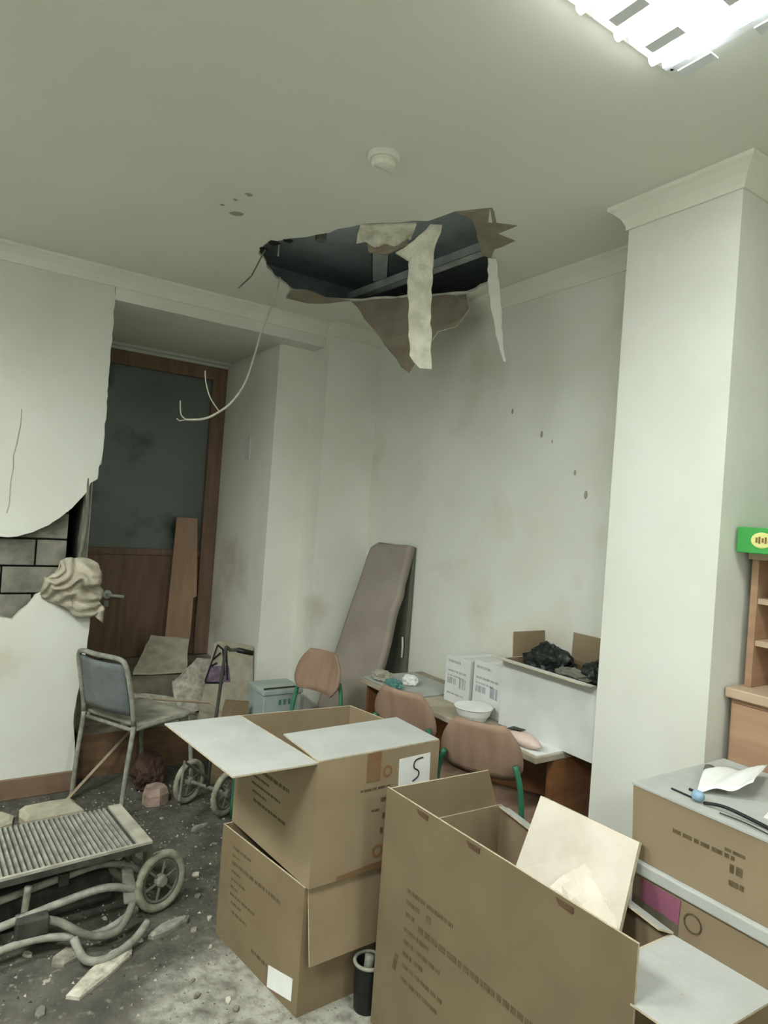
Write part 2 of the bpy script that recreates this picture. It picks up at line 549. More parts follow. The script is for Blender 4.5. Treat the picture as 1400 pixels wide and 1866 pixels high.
struct(MB().box(X0, X1, Y0 - 0.1, Y0, 0, ZC).build('wall_rear', 'wall_paint'), 'wall behind the viewer')

# cornices: small cove profile swept along straight runs
def cornice(name, a, b, nrm, label, ext_a=0, ext_b=0):
    a = Vector((a[0], a[1], 0)); b = Vector((b[0], b[1], 0)); nv = Vector((nrm[0], nrm[1], 0))
    prof = [(0, 0), (0, -0.085), (0.008, -0.085), (0.010, -0.070), (0.022, -0.045), (0.045, -0.022), (0.058, -0.014), (0.060, 0)]
    d = (b - a).normalized()
    vs = []
    for (p, e) in ((a, ext_a), (b, ext_b)):
        for (o, h) in prof:
            # mitre: convex corners extend with offset
            q = p + nv * o + (d * o * e)
            vs.append((q.x, q.y, ZC + h - 0.0005))
    k = len(prof)
    fs = [tuple(range(k)), tuple(reversed(range(k, 2 * k)))]
    for i in range(k):
        j = (i + 1) % k
        fs.append((i, j, k + j, k + i))
    o = MB().add(vs, fs).build(name, 'cornice_paint')
    return struct(o, label)
cornice('trim_1', (X0, YW), (2.012, YW), (0, -1), 'cornice along the left wall and over the recess')
cornice('trim_2', (XR, 1.60), (XR, YC), (-1, 0), 'cornice along the right wall')
cornice('trim_3', (XP, 1.174), (XP, 1.60), (-1, 0), 'cornice along the pillar face', -1, 1)
cornice('trim_4', (XP, 1.174), (X1, 1.174), (0, -1), 'cornice along the wall beside the pillar', -1, 0)
cornice('trim_5', (XP, 1.60), (XR, 1.60), (0, 1), 'cornice on the far side of the pillar', -1, 0)
cornice('trim_6', (2.012, YC), (XR, YC), (0, -1), 'cornice on the corner chase')
# stepped trim at the back of the recess soffit
stp = MB().box(LX, JX, YD - 0.10, YD - 0.05, SOF - 0.018, SOF - 0.0005).box(LX, JX, YD - 0.05, YD, SOF - 0.036, SOF - 0.0005)
struct(stp.build('trim_7', 'wall_grey'), 'stepped moulding above the brown door')

# stains and damage on the walls, each with its own outline
def wall_patch(parent, plane, val, pts, m, name, amp=0.008, seed=1, th=0.0012):
    if plane == 'X':
        p3 = [(val, a, b) for a, b in pts]; off = (-th, 0, 0); ax = (0, 1, 1)
    else:
        p3 = [(a, val, b) for a, b in pts]; off = (0, -th, 0); ax = (1, 0, 1)
    MB().slab(ragged(p3, 0.03, amp, seed, True, ax), off).build(name, m, parent)

# ---- door
dr = bpy.data.objects.new('door_1', None); C.objects.link(dr); dr.location = (1.35, YD, 0.43)
struct(dr, 'brown wooden door with a dark glass upper panel')
DX0, DX1, DZ0, DZ1 = LX, JX, 0.435, 2.597
MB().box(DX0, DX1, YD - 0.035, YD + 0.05, 2.50, DZ1).build('head_frame', 'door_wood', dr, bevel=0.004)
MB().box(1.655, DX1, YD - 0.035, YD + 0.05, DZ0, 2.50).build('jamb', 'door_wood', dr, bevel=0.004)
MB().box(DX0, 0.86, YD - 0.035, YD + 0.05, DZ0, 2.50).build('jamb', 'door_wood', dr, bevel=0.004)
MB().box(0.86, 1.655, YD - 0.015, YD + 0.03, DZ0, 0.50).build('bottom_rail', 'door_wood', dr)
MB().box(0.86, 1.655, YD - 0.005, YD + 0.03, 0.50, 1.17).build('door_panel', 'door_wood', dr)
MB().box(0.86, 1.655, YD - 0.022, YD + 0.03, 1.17, 1.215).build('middle_rail', 'door_wood', dr, bevel=0.004)
MB().box(0.86, 1.655, YD + 0.005, YD + 0.02, 1.215, 2.50).build('glass_panel', 'door_glass', dr)
hd = MB().lathe([(0.03, 0), (0.03, 0.008), (0.02, 0.012)], (1.02, YD - 0.006, 0.885), (0, -1, 0), 16).build('handle', 'lamp_white', dr, smooth=False)  # white colour puts a bright metal highlight into handle and lever
MB().tube([(1.02, YD - 0.015, 0.885), (1.02, YD - 0.055, 0.885), (1.06, YD - 0.06, 0.882), (1.12, YD - 0.055, 0.875)], 0.011, 8).build('lever', 'lamp_white', hd, smooth=True)
MB().box(1.0, 1.03, YD - 0.02, YD - 0.006, 0.80, 0.845).build('lock', 'chrome', hd)

# light switch on the recess jamb
sw = MB().box(JX - 0.008, JX, 4.36, 4.44, 1.90, 2.06)
tag(sw.build('light_switch', ['wall_grey'], bevel=0.002), 'small grey switch plate on the wall beside the door', 'switch')

# ================================================================== ceiling lamps
def make_lamp(x, y, label, watts):
    root = thing('ceiling_light', (x, y, ZC), label, 'ceiling light', 'square louvred ceiling lights')
    h = 0.31
    z = ZC
    tr = MB()
    tr.box(x - h, x + h, y - h, y + h, z - 0.012, z - 0.001)
    tr.build('tray', 'lamp_white', root)
    fr = MB()
    for s in (-1, 1):
        fr.box(x + s * h - 0.008, x + s * h + 0.008, y - h, y + h, z - 0.016, z - 0.001)
        fr.box(x - h, x + h, y + s * h - 0.008, y + s * h + 0.008, z - 0.016, z - 0.001)
    fr.build('rim', 'lamp_white', root)
    for k in range(4):
        tx = x - 0.2 + k * 0.133
        MB().tube([(tx, y - 0.29, z - 0.048), (tx, y + 0.29, z - 0.048)], 0.013, 10).build('tube', 'tube_glow', root, smooth=True)
    for k in range(5):
        tx = x - 0.2667 + k * 0.133
        MB().hexa([(tx - 0.006, y - 0.30, z - 0.036), (tx + 0.006, y - 0.30, z - 0.036), (tx + 0.006, y + 0.30, z - 0.036), (tx - 0.006, y + 0.30, z - 0.036)],
                  [(tx - 0.016, y - 0.30, z - 0.014), (tx + 0.016, y - 0.30, z - 0.014), (tx + 0.016, y + 0.30, z - 0.014), (tx - 0.016, y + 0.30, z - 0.014)]).build('reflector', 'louvre', root)
    for k in range(5):
        ty = y - 0.24 + k * 0.12
        MB().box(x - 0.28, x + 0.28, ty - 0.004, ty + 0.004, z - 0.034, z - 0.014).build('louvre_blade', 'louvre', root)
    for k in range(5):
        tx = x - 0.2667 + k * 0.133
        for q, ty in enumerate((y - 0.205, y - 0.02, y + 0.165)):
            MB().box(tx - 0.016, tx + 0.016, ty, ty + 0.085, z - 0.073, z - 0.070).build('louvre_plate', 'louvre', root)
    ld = bpy.data.lights.new('lamp_light', 'AREA')
    ld.shape = 'SQUARE'; ld.size = 0.56
    ld.energy = watts
    ld.color = LIGHT_COL
    ld.spread = LAMP_SPREAD
    lo = bpy.data.objects.new('lamp_light', ld)
    C.objects.link(lo)
    lo.parent = root
    lo.location = (0, 0, -0.066)
    return root
LL = ['bright louvred ceiling light above the pillar in the top right corner',
      'louvred ceiling light over the left wall, out of view',
      'louvred ceiling light left of the viewer, out of view',
      'louvred ceiling light behind the viewer on the left, out of view',
      'louvred ceiling light behind the viewer on the right, out of view']
for (x, y), l, wt in zip(LAMP_SPOTS, LL, LAMP_W):
    make_lamp(x, y, l, wt)

# smoke detector
sd = thing('smoke_detector', (1.174, 1.914, ZC), 'round white smoke detector on the ceiling', 'smoke detector')
MB().lathe([(0.055, -0.0005), (0.055, -0.012), (0.048, -0.018)], (1.174, 1.914, ZC), n=28).build('base', 'ceiling_paint', sd, smooth=False)
MB().lathe([(0.04, -0.018), (0.042, -0.03), (0.036, -0.042), (0.02, -0.046)], (1.174, 1.914, ZC), n=28).build('sensor_cap', 'cornice_paint', sd, smooth=False)
MB().box(1.14, 1.208, 1.908, 1.92, ZC - 0.048, ZC - 0.044).build('slot', 'wall_grey', sd)

# ================================================================== the broken ceiling
# metal channels in the void
ch = MB()
a, b = Vector((2.02, 3.56, 2.87)), Vector((2.12, 2.26, 2.87))
def channel(a, b, wdt, hgt):
    m = MB()
    d = (b - a).normalized(); s = d.cross(Vector((0, 0, 1))).normalized() * wdt / 2
    t = Vector((0, 0, hgt)); q = 0.003
    m.hexa([a - s, b - s, b + s, a + s], [a - s + Vector((0, 0, q)), b - s + Vector((0, 0, q)), b + s + Vector((0, 0, q)), a + s + Vector((0, 0, q))])
    for k in (-1, 1):
        e = s * k; i = s * k * 0.9
        m.hexa([a + e, b + e, b + i, a + i], [a + e + t, b + e + t, b + i + t, a + i + t])
    return m
tag(channel(a, b, 0.06, 0.045).build('metal_channel', 'galvanised'), 'long steel ceiling channel running across the hole', 'metal channel')
tag(channel(Vector((1.735, 2.80, 2.92)), Vector((2.03, 3.26, 2.92)), 0.09, 0.045).build('metal_channel', 'galvanised'), 'short wide steel channel crossing behind the torn ceiling', 'metal channel')
tag(MB().box(1.555, 1.60, 3.12, 3.17, 2.99, 3.07).build('junction_clip', 'dusty_metal', bevel=0.005), 'small pale clip up in the dark ceiling void', 'clip')
tag(MB().tube([(1.30, 3.04, 3.08), (1.30, 3.04, 2.80)], 0.004, 6).build('hanger_wire', 'cable_white'), 'thin vertical hanger wire at the left end of the ceiling hole', 'wire')

# long white strip hanging down from the ceiling
right_dir = rt.copy()
def strip(centres, widths, name, label, m='plaster_white', th=0.012, seed=2, amp=0.006, back='paper_brown'):
    cs = [Vector(c) for c in centres]
    rnd = random.Random(seed)
    L, R = [], []
    for i in range(len(cs) - 1):
        k = max(1, int((cs[i + 1] - cs[i]).length / 0.025))
        for j in range(k):
            t = j / k
            c = cs[i].lerp(cs[i + 1], t); wd = widths[i] * (1 - t) + widths[i + 1] * t
            L.append(c - right_dir * (wd / 2 + rnd.uniform(-amp, amp)) + fw * rnd.uniform(-0.002, 0.002))
            R.append(c + right_dir * (wd / 2 + rnd.uniform(-amp, amp)) + fw * rnd.uniform(-0.002, 0.002))
    L.append(cs[-1] - right_dir * widths[-1] / 2); R.append(cs[-1] + right_dir * widths[-1] / 2)
    mbb = MB()
    off = Vector((fw.x, fw.y, 0)).normalized() * th
    n_ = len(L)
    vs = L + R + [p + off for p in L] + [p + off for p in R]
    fs, ms_ = [], []
    for i in range(n_ - 1):
        fs.append((i, n_ + i, n_ + i + 1, i + 1)); ms_.append(0)
        fs.append((2 * n_ + i, 2 * n_ + i + 1, 3 * n_ + i + 1, 3 * n_ + i)); ms_.append(1)
        fs.append((i, i + 1, 2 * n_ + i + 1, 2 * n_ + i)); ms_.append(0)
        fs.append((n_ + i, 3 * n_ + i, 3 * n_ + i + 1, n_ + i + 1)); ms_.append(0)
    fs.append((0, 2 * n_, 3 * n_, n_)); ms_.append(0)
    fs.append((n_ - 1, 2 * n_ - 1, 4 * n_ - 1, 3 * n_ - 1)); ms_.append(0)
    mbb.add(vs, fs, ms_)
    return tag(mbb.build(name, [m, back]), label, 'plasterboard')
strip([(1.63, 2.20, 2.783), (1.600, 2.236, 2.70), (1.590, 2.243, 2.62), (1.594, 2.240, 2.52), (1.604, 2.233, 2.35), (1.610, 2.228, 2.24), (1.630, 2.21, 2.19)],
      [0.05, 0.08, 0.105, 0.095, 0.088, 0.085, 0.05], 'plasterboard_strip', 'long ragged white strip of plasterboard hanging from the ceiling hole')
tag(MB().slab(ragged([(1.50, 2.30, 2.66), (1.545, 2.275, 2.70), (1.60, 2.235, 2.765), (1.575, 2.25, 2.68), (1.55, 2.27, 2.63)], 0.02, 0.004, 8, True), (0.008, 0.012, 0)).build('plasterboard_scrap', 'plaster_white'),
    'small folded scrap at the top of the hanging white strip', 'plasterboard')
strip([(2.03, 2.305, 2.783), (2.06, 2.31, 2.66), (2.078, 2.30, 2.55), (2.09, 2.29, 2.45), (2.118, 2.265, 2.32)], [0.04, 0.05, 0.042, 0.03, 0.01],
      'plasterboard_sliver', 'narrow pointed cream sliver hanging at the right end of the ceiling hole', 'wall_sooty', 0.008, 4, 0.004)
# brown paper-backed flap, point hanging down
flap_pts = [(1.883, 3.317, 2.783), (1.99, 3.16, 2.72), (2.07, 3.04, 2.782), (2.264, 2.754, 2.782), (2.262, 2.70, 2.70), (2.235, 2.745, 2.64), (2.19, 2.80, 2.60), (2.13, 2.87, 2.58), (2.10, 2.92, 2.46), (2.075, 2.955, 2.36), (2.045, 2.985, 2.375), (2.00, 3.05, 2.48), (1.94, 3.17, 2.62)]
flap_pts = [(1.883, 3.317, 2.783), (2.07, 3.04, 2.783), (2.264, 2.754, 2.783), (2.245, 2.70, 2.69), (2.215, 2.76, 2.60), (2.15, 2.83, 2.575), (2.10, 2.91, 2.46), (2.065, 2.945, 2.35), (2.035, 2.985, 2.385), (1.95, 3.15, 2.60)]
tag(MB().slab(ragged(flap_pts, 0.05, 0.006, 9, True), (0.010, 0.006, 0), 0, 1, 0).build('plasterboard_flap', ['paper_brown', 'plaster_white']),
    'large brown triangular flap of plasterboard hanging point down from the hole', 'plasterboard')
# brown torn paper at the near right edge of the hole
tp = [(1.612, 2.065, ZC - 0.002), (1.696, 1.945, ZC - 0.002), (1.80, 2.03, ZC - 0.004), (1.875, 1.99, ZC - 0.003), (1.868, 2.10, ZC - 0.004), (1.972, 2.10, ZC - 0.003), (1.968, 2.22, ZC - 0.004), (2.03, 2.31, ZC - 0.004), (1.99, 2.335, ZC + 0.012), (1.86, 2.22, ZC + 0.02), (1.74, 2.11, ZC + 0.02)]
tag(MB().slab(ragged(tp, 0.04, 0.005, 10, True, (1, 1, 0)), (0, 0, 0.006)).build('torn_paper', 'paper_brown'), 'brown torn lining paper along the near right edge of the ceiling hole', 'torn paper')
# brown peeled edge at the far left edge
tp = [(1.545, 3.404, ZC - 0.002), (1.60, 3.33, ZC - 0.001), (1.75, 3.36, ZC - 0.002), (1.872, 3.31, ZC - 0.002), (1.80, 3.44, ZC - 0.004), (1.70, 3.52, ZC - 0.008), (1.58, 3.53, ZC - 0.006)]
tag(MB().slab(ragged(tp, 0.04, 0.006, 13, True, (1, 1, 0)), (0, 0, -0.004)).build('torn_paper', 'paper_brown'), 'peeled brown paper at the far edge of the ceiling hole', 'torn paper')
# drooping crumpled lip
def lip(u, v):
    x = 1.395 + 0.165 * u + 0.045 * v
    y = 2.425 - 0.175 * u + 0.10 * v
    z = ZC - 0.003 - 0.042 * v * (0.55 + 0.5 * math.sin(u * PI)) + 0.009 * v * math.sin(u * 17 + v * 5)
    return Vector((x, y, z))
tag(MB().grid(lip, 14, 6).build('plasterboard_lip', 'plaster_white', solid=0.010), 'crumpled white lip of plasterboard drooping at the near edge of the hole', 'plasterboard')
tag(MB().slab(ragged([(1.47, 2.49, 2.757), (1.58, 2.345, 2.762), (1.61, 2.37, 2.745), (1.55, 2.47, 2.715), (1.50, 2.52, 2.73)], 0.03, 0.006, 15, True), (0.01, 0.012, 0)).build('paper_scrap', 'paper_brown'),
    'brown paper scrap hanging under the crumpled white lip', 'torn paper')
# dark charred rim at the left end
for k, (x, y, r) in enumerate([(1.205, 2.87, 0.03), (1.19, 2.97, 0.022), (1.24, 2.80, 0.026)]):
    sp = [(x + math.cos(2 * PI * j / 10) * r * random.uniform(0.6, 1.2), y + math.sin(2 * PI * j / 10) * r * random.uniform(0.6, 1.2), ZC - 0.0012) for j in range(10)]
    MB().slab(sp, (0, 0, 0.001)).build('char_mark', 'void_dark', ceil)

# cables
cab = thing('cable', (1.41, 3.31, ZC), 'white electrical cable dangling in a curve from the ceiling hole', 'cable')
MB().tube(smooth_path([(1.43, 3.30, 2.80), (1.412, 3.311, 2.681), (1.375, 3.325, 2.55), (1.359, 3.334, 2.483), (1.309, 3.354, 2.243), (1.25, 3.375, 2.12), (1.189, 3.398, 2.055), (1.12, 3.42, 2.01), (1.035, 3.448, 1.995)]), 0.006, 6).build('sheath', 'cable_white', cab, smooth=True)
MB().tube(smooth_path([(1.035, 3.448, 1.995), (1.008, 3.457, 2.02), (1.00, 3.46, 2.09)]), 0.0035, 6).build('core_wire', 'cable_white', cab, smooth=True)
MB().tube(smooth_path([(1.189, 3.398, 2.055), (1.14, 3.41, 2.12), (1.115, 3.425, 2.20), (1.108, 3.428, 2.26)]), 0.0035, 6).build('core_wire', 'cable_white', cab, smooth=True)
MB().tube([(1.035, 3.448, 1.995), (1.0, 3.45, 1.985), (0.985, 3.452, 1.995)], 0.003, 5).build('core_wire', 'cable_white', cab)
tag(MB().tube([(1.20, 2.96, 2.783), (1.15, 2.985, 2.65), (1.10, 3.005, 2.586)], 0.0035, 6).build('loose_wire', 'dusty_grey'), 'short grey wire poking down at the left end of the ceiling hole', 'wire')

# marks on walls
wr = bpy.data.objects['wall_right']
wbk = bpy.data.objects['wall_back']
for k, (y, z, r) in enumerate([(2.27, 2.02, 0.012), (2.05, 1.83, 0.010), (1.98, 1.73, 0.014), (2.48, 2.15, 0.01), (2.2, 1.98, 0.006)]):
    wall_patch(wr, 'X', XR, [(y + math.cos(2 * PI * j / 8) * r * 0.7, z + math.sin(2 * PI * j / 8) * r * 1.4) for j in range(8)], 'soot', 'chip_mark', 0.003, k)

# ================================================================== cartons
def print_bars(parent, name, m, org, ux, uz, bars, nrm):
    """thin printed dashes: bars = list of (u, v, length, height)"""
    mbb = MB()
    org, ux, uz, nrm = Vector(org), Vector(ux).normalized(), Vector(uz).normalized(), Vector(nrm).normalized() * 0.0006
    rnd = random.Random(len(bars) * 7 + int(org.x * 100))
    for (u, v, L, h) in bars:
        x = u
        while x < u + L:
            d = rnd.uniform(0.008, 0.03)
            d = min(d, u + L - x)
            p = org + ux * x + uz * v + nrm
            q = p + ux * d
            mbb.slab([p, q, q + uz * h, p + uz * h], -nrm * 0.9)
            x += d + rnd.uniform(0.003, 0.007)
    o = mbb.build(name, m, parent)
    o['kind'] = 'stuff'
    return o

def carton(name, foot, z0, z1, label, flaps, group=None, mats=('cardboard', 'cardboard_inner', 'cardboard_edge'), th=0.006, closed=False, bulge=0.0):
    """foot: four (x,y) corners counter-clockwise; flaps: {side: (length, angle, inset_a, inset_b, (mat_in, mat_out))}
    angle from straight up, positive outwards"""
    c = Vector((sum(p[0] for p in foot) / 4, sum(p[1] for p in foot) / 4, z0))
    root = thing(name, c, label, 'box', group)
    P = [Vector((p[0], p[1], 0)) for p in foot]
    mid = Vector((c.x, c.y, 0))
    side_n = []
    for i in range(4):
        d = (P[(i + 1) % 4] - P[i]).normalized()
        side_n.append(Vector((d.y, -d.x, 0)))
    inner = []
    for i in range(4):
        inner.append(P[i] - side_n[i] * th - side_n[i - 1] * th)
    m = MB()
    V = lambda p, z: (p.x, p.y, z)
    for i in range(4):
        j = (i + 1) % 4
        m.add([V(P[i], z0), V(P[j], z0), V(P[j], z1), V(P[i], z1), V(inner[i], z0 + th), V(inner[j], z0 + th), V(inner[j], z1), V(inner[i], z1)],
              [(0, 1, 2, 3), (5, 4, 7, 6), (3, 2, 6, 7)], [0, 1, 2])
    m.add([V(p, z0) for p in P] + [V(p, z0 + th) for p in inner], [(3, 2, 1, 0), (4, 5, 6, 7)], [0, 1])
    if closed:
        m.add([V(p, z1) for p in inner], [(0, 1, 2, 3)], [1])
    bo = m.build('body', list(mats), root, fix=False)
    for i, fl_ in flaps.items():
        L, ang, ia, ib = fl_[:4]
        fm = fl_[4] if len(fl_) > 4 else (mats[1], mats[0])
        j = (i + 1) % 4
        d = (P[j] - P[i]).normalized()
        a = P[i] + d * ia; b = P[j] - d * ib
        a = Vector((a.x, a.y, z1 + 0.001)); b = Vector((b.x, b.y, z1 + 0.001))
        an = math.radians(ang)
        out = side_n[i] * math.sin(an) + Vector((0, 0, math.cos(an)))
        nr = (d.cross(out)).normalized()          # roughly the inner side
        ta = fl_[5] if len(fl_) > 5 else 0.004
        tb = fl_[6] if len(fl_) > 6 else 0.004
        q = [a, b, b + out * L - d * tb, a + out * L + d * ta]
        inn = -side_n[i] * math.cos(an) + Vector((0, 0, math.sin(an)))
        off = -inn * 0.005
        mm = MB().slab([p + inn * 0.0 for p in q], off, 0, 2, 1)
        mm.build('flap', [fm[0], fm[1], mats[2]], root)
    return root

WHITE = ('dusty_white', 'cardboard')
# lower carton of the stack
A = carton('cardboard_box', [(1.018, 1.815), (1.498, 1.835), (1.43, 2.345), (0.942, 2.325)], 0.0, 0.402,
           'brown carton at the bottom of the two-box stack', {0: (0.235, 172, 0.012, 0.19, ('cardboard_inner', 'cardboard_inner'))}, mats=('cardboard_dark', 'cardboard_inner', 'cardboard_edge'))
fx = Vector((-0.149, 0.989, 0))
left_n = Vector((-0.989, -0.149, 0))
print_bars(A, 'printed_lines', 'print_brown', (0.948, 2.285, 0.0), -fx, (0, 0, 1),
           [(0.04, 0.345, 0.12, 0.010), (0.04, 0.318, 0.05, 0.008), (0.04, 0.29, 0.36, 0.013), (0.04, 0.262, 0.06, 0.008), (0.04, 0.235, 0.10, 0.008),
            (0.04, 0.208, 0.05, 0.008), (0.04, 0.182, 0.17, 0.009), (0.05, 0.155, 0.07, 0.008), (0.06, 0.125, 0.10, 0.008), (0.20, 0.06, 0.10, 0.012)], left_n)
sk = MB()
o_ = Vector((1.018, 1.815, 0)) + left_n * 0.0012
sk.slab([o_ + fx * 0.03 + Vector((0, 0, 0.035)), o_ + fx * 0.165 + Vector((0, 0, 0.004)), o_ + fx * 0.165 + Vector((0, 0, 0.075)), o_ + fx * 0.03 + Vector((0, 0, 0.105))], left_n * -0.001)
sk.build('sticker', 'paper_white', A)
# upper carton, labelled 5
B = carton('cardboard_box', [(1.022, 1.800), (1.520, 1.820), (1.440, 2.300), (0.976, 2.330)], 0.404, 0.795,
           'brown carton marked 5 on top of the stack, white flaps open', {3: (0.285, 88, 0.0, 0.0, WHITE), 0: (0.245, -88, 0.004, 0.004, ('cardboard_inner', 'dusty_white'))})
nB = Vector((0.02, -0.498, 0)).normalized(); uB = Vector((0.498, 0.02, 0)).normalized()
o_ = Vector((1.022, 1.800, 0)) + nB * 0.001
lb = MB()
pa = lambda u, z: o_ + uB * u + Vector((0, 0, z))
lbl = lb.slab([pa(0.325, 0.652), pa(0.462, 0.662), pa(0.458, 0.760), pa(0.322, 0.757)], -nB * 0.0009).build('label_paper', 'paper_white', B)
stroke = [(0.425, 0.748), (0.408, 0.747), (0.392, 0.742), (0.386, 0.728), (0.390, 0.716), (0.402, 0.709), (0.410, 0.700), (0.408, 0.687), (0.396, 0.678), (0.384, 0.673)]
MB().tube(smooth_path([pa(u, z) + nB * 0.0008 for u, z in stroke], 4), 0.0024, 6).build('number_five', 'ink', lbl, smooth=True)
print_bars(B, 'printed_lines', 'print_brown', pa(0, 0), uB, (0, 0, 1), [(0.17, 0.672, 0.12, 0.007), (0.255, 0.628, 0.03, 0.012), (0.22, 0.60, 0.03, 0.006), (0.265, 0.57, 0.02, 0.018), (0.26, 0.52, 0.012, 0.02)], nB)
for (u, z, r) in ((0.275, 0.725, 0.02), (0.255, 0.465, 0.022)):
    pk = MB()
    pts = [pa(u + math.cos(t * PI / 6) * r, z + math.sin(t * PI / 6) * r) + nB * 0.0004 for t in range(12)]
    pin = [pa(u + math.cos(t * PI / 6) * r * 0.6, z + math.sin(t * PI / 6) * r * 0.6) + nB * 0.0004 for t in range(12)]
    for t in range(12):
        t2 = (t + 1) % 12
        pk.slab([pts[t], pts[t2], pin[t2], pin[t]], -nB * 0.0003)
    pk.build('printed_symbol', 'print_orange', B)
fxB = Vector((-0.046, 0.53, 0)).normalized(); nBl = Vector((-fxB.y, fxB.x, 0))
print_bars(B, 'printed_lines', 'print_brown', Vector((0.976, 2.330, 0)), -fxB, (0, 0, 1),
           [(0.13, 0.70, 0.14, 0.010), (0.13, 0.675, 0.09, 0.008), (0.13, 0.645, 0.25, 0.012), (0.13, 0.618, 0.12, 0.008), (0.13, 0.592, 0.2, 0.008), (0.14, 0.565, 0.1, 0.008), (0.15, 0.535, 0.22, 0.010)], nBl)
tpB = MB().slab([pa(0.19, 0.70) + nB * 0.0003, pa(0.245, 0.70) + nB * 0.0003, pa(0.245, 0.795) + nB * 0.0003, pa(0.19, 0.795) + nB * 0.0003], -nB * 0.0002)
tpB.build('tape', 'tape_brown', B)
tq = MB().slab([pa(0.10, 0.406) + nB * 0.0003, pa(0.31, 0.406) + nB * 0.0003, pa(0.31, 0.43) + nB * 0.0003, pa(0.10, 0.418) + nB * 0.0003], -nB * 0.0002)
tq.build('tape', 'tape_brown', B)

# big foreground carton
CF = [(1.252, 0.94), (1.560, 0.93), (1.695, 1.675), (1.222, 1.690)]
Cb = carton('cardboard_box', CF, 0.0, 0.598, 'large open carton in the foreground with rows of print', mats=('cardboard_drab', 'cardboard_inner', 'cardboard_edge'), flaps=
            {2: (0.133, -6, 0.02, 0.0, ('cardboard_inner', 'cardboard'), 0.06, 0.0),
             0: (0.252, 87, 0.0, 0.0, WHITE), 1: (0.05, -70, 0.0, 0.05, ('cardboard_inner', 'dusty_white'))})
MB().slab([(1.2205, 1.692, 0.0), (1.2565, 0.82, 0.0), (1.2565, 0.82, 0.731), (1.2205, 1.692, 0.731)], (-0.006, 0, 0), 0, 1).build('front_panel', ['cardboard_drab', 'cardboard_edge'], Cb)
dC = Vector((0.036, -0.872, 0)).normalized(); nC = Vector((-0.872, -0.036, 0)).normalized()
print_bars(Cb, 'printed_lines', 'print_brown', (1.2140, 1.690, 0), dC, (0, 0, 1),
           [(0.13, 0.47, 0.20, 0.011), (0.13, 0.435, 0.06, 0.012), (0.22, 0.430, 0.02, 0.02), (0.13, 0.40, 0.04, 0.012), (0.19, 0.385, 0.55, 0.017), (0.13, 0.355, 0.11, 0.011), (0.13, 0.32, 0.05, 0.012), (0.19, 0.32, 0.10, 0.011),
            (0.13, 0.285, 0.04, 0.012), (0.18, 0.285, 0.04, 0.012), (0.13, 0.25, 0.05, 0.012), (0.19, 0.25, 0.12, 0.011), (0.13, 0.21, 0.16, 0.012)], nC)
MB().slab([Vector((1.2142, 1.69, 0.22)) + dC * 0.085, Vector((1.2142, 1.69, 0.22)) + dC * 0.10, Vector((1.2142, 1.69, 0.27)) + dC * 0.11, Vector((1.2142, 1.69, 0.27)) + dC * 0.095], nC * 0.001).build('printed_arrow', 'print_brown', Cb)
# staples along the top fold
for k, s in enumerate((0.15, 0.36, 0.66)):
    p = Vector((1.2143, 1.690, 0.722)) + dC * s
    MB().slab([p, p + dC * 0.05, p + dC * 0.05 + Vector((0, 0, -0.014)), p + dC * 0.01 + Vector((0, 0, -0.012))], nC * 0.003).build('staple', 'staple', Cb)
# loose boards leaning inside the big carton
tag(MB().slab([(1.475, 1.384, 0.56), (1.48, 1.026, 0.575), (1.592, 1.061, 0.76), (1.570, 1.388, 0.76)], (0.012, 0, -0.004), 0, 1).build('foam_board', ['foam', 'cardboard_edge']),
    'pale board leaning out of the large foreground carton', 'board')
def crum(u, v):
    a = Vector((1.43, 1.215, 0.60)).lerp(Vector((1.60, 1.16, 0.66)), u)
    b = Vector((1.40, 1.10, 0.50)).lerp(Vector((1.45, 1.0, 0.56)), u)
    p = a.lerp(b, v)
    k = noise.noise(p * 22) * 0.022
    return p + Vector((k, k * 0.4, abs(k) * 0.8 + 0.02 * math.sin(u * 3.1)))
tag(MB().grid(crum, 12, 8).build('packing_sheet', 'foam', solid=0.004, smooth=False), 'crumpled pale packing sheet tucked beside the leaning board', 'packing sheet')

# stack beside the pillar on the right
D2 = carton('cardboard_box', [(1.622, 0.46), (2.06, 0.46), (2.06, 1.092), (1.622, 1.092)], 0.0, 0.668,
            'carton with a pink label under the white-topped one on the right', {}, closed=True)
MB().box(1.606, 2.07, 0.44, 1.10, 0.6685, 0.70).build('lid_edge', 'dusty_white', D2, bevel=0.004)
MB().slab([(1.6205, 1.065, 0.60), (1.6205, 0.955, 0.592), (1.6205, 0.952, 0.655), (1.6205, 1.068, 0.655)], (-0.001, 0, 0)).build('pink_label', 'pink_label', D2)
MB().slab([(1.6207, 1.085, 0.49), (1.6207, 0.955, 0.49), (1.6207, 0.955, 0.600), (1.6207, 1.085, 0.602)], (-0.0008, 0, 0)).build('dark_label', 'label_grey', D2)
rg = MB()
for t in range(20):
    a0, a1 = t * PI / 10, (t + 1) * PI / 10
    cy, cz, r0, r1 = 0.918, 0.615, 0.024, 0.0205
    rg.slab([(1.6205, cy + math.cos(a0) * r0, cz + math.sin(a0) * r0), (1.6205, cy + math.cos(a1) * r0, cz + math.sin(a1) * r0),
             (1.6205, cy + math.cos(a1) * r1, cz + math.sin(a1) * r1), (1.6205, cy + math.cos(a0) * r1, cz + math.sin(a0) * r1)], (-0.001, 0, 0))
rg.build('printed_ring', 'print_brown', D2)
D1 = thing('cardboard_box', (1.84, 0.78, 0.701), 'carton with a dusty white top stacked by the pillar on the right', 'box')
bm_ = MB()
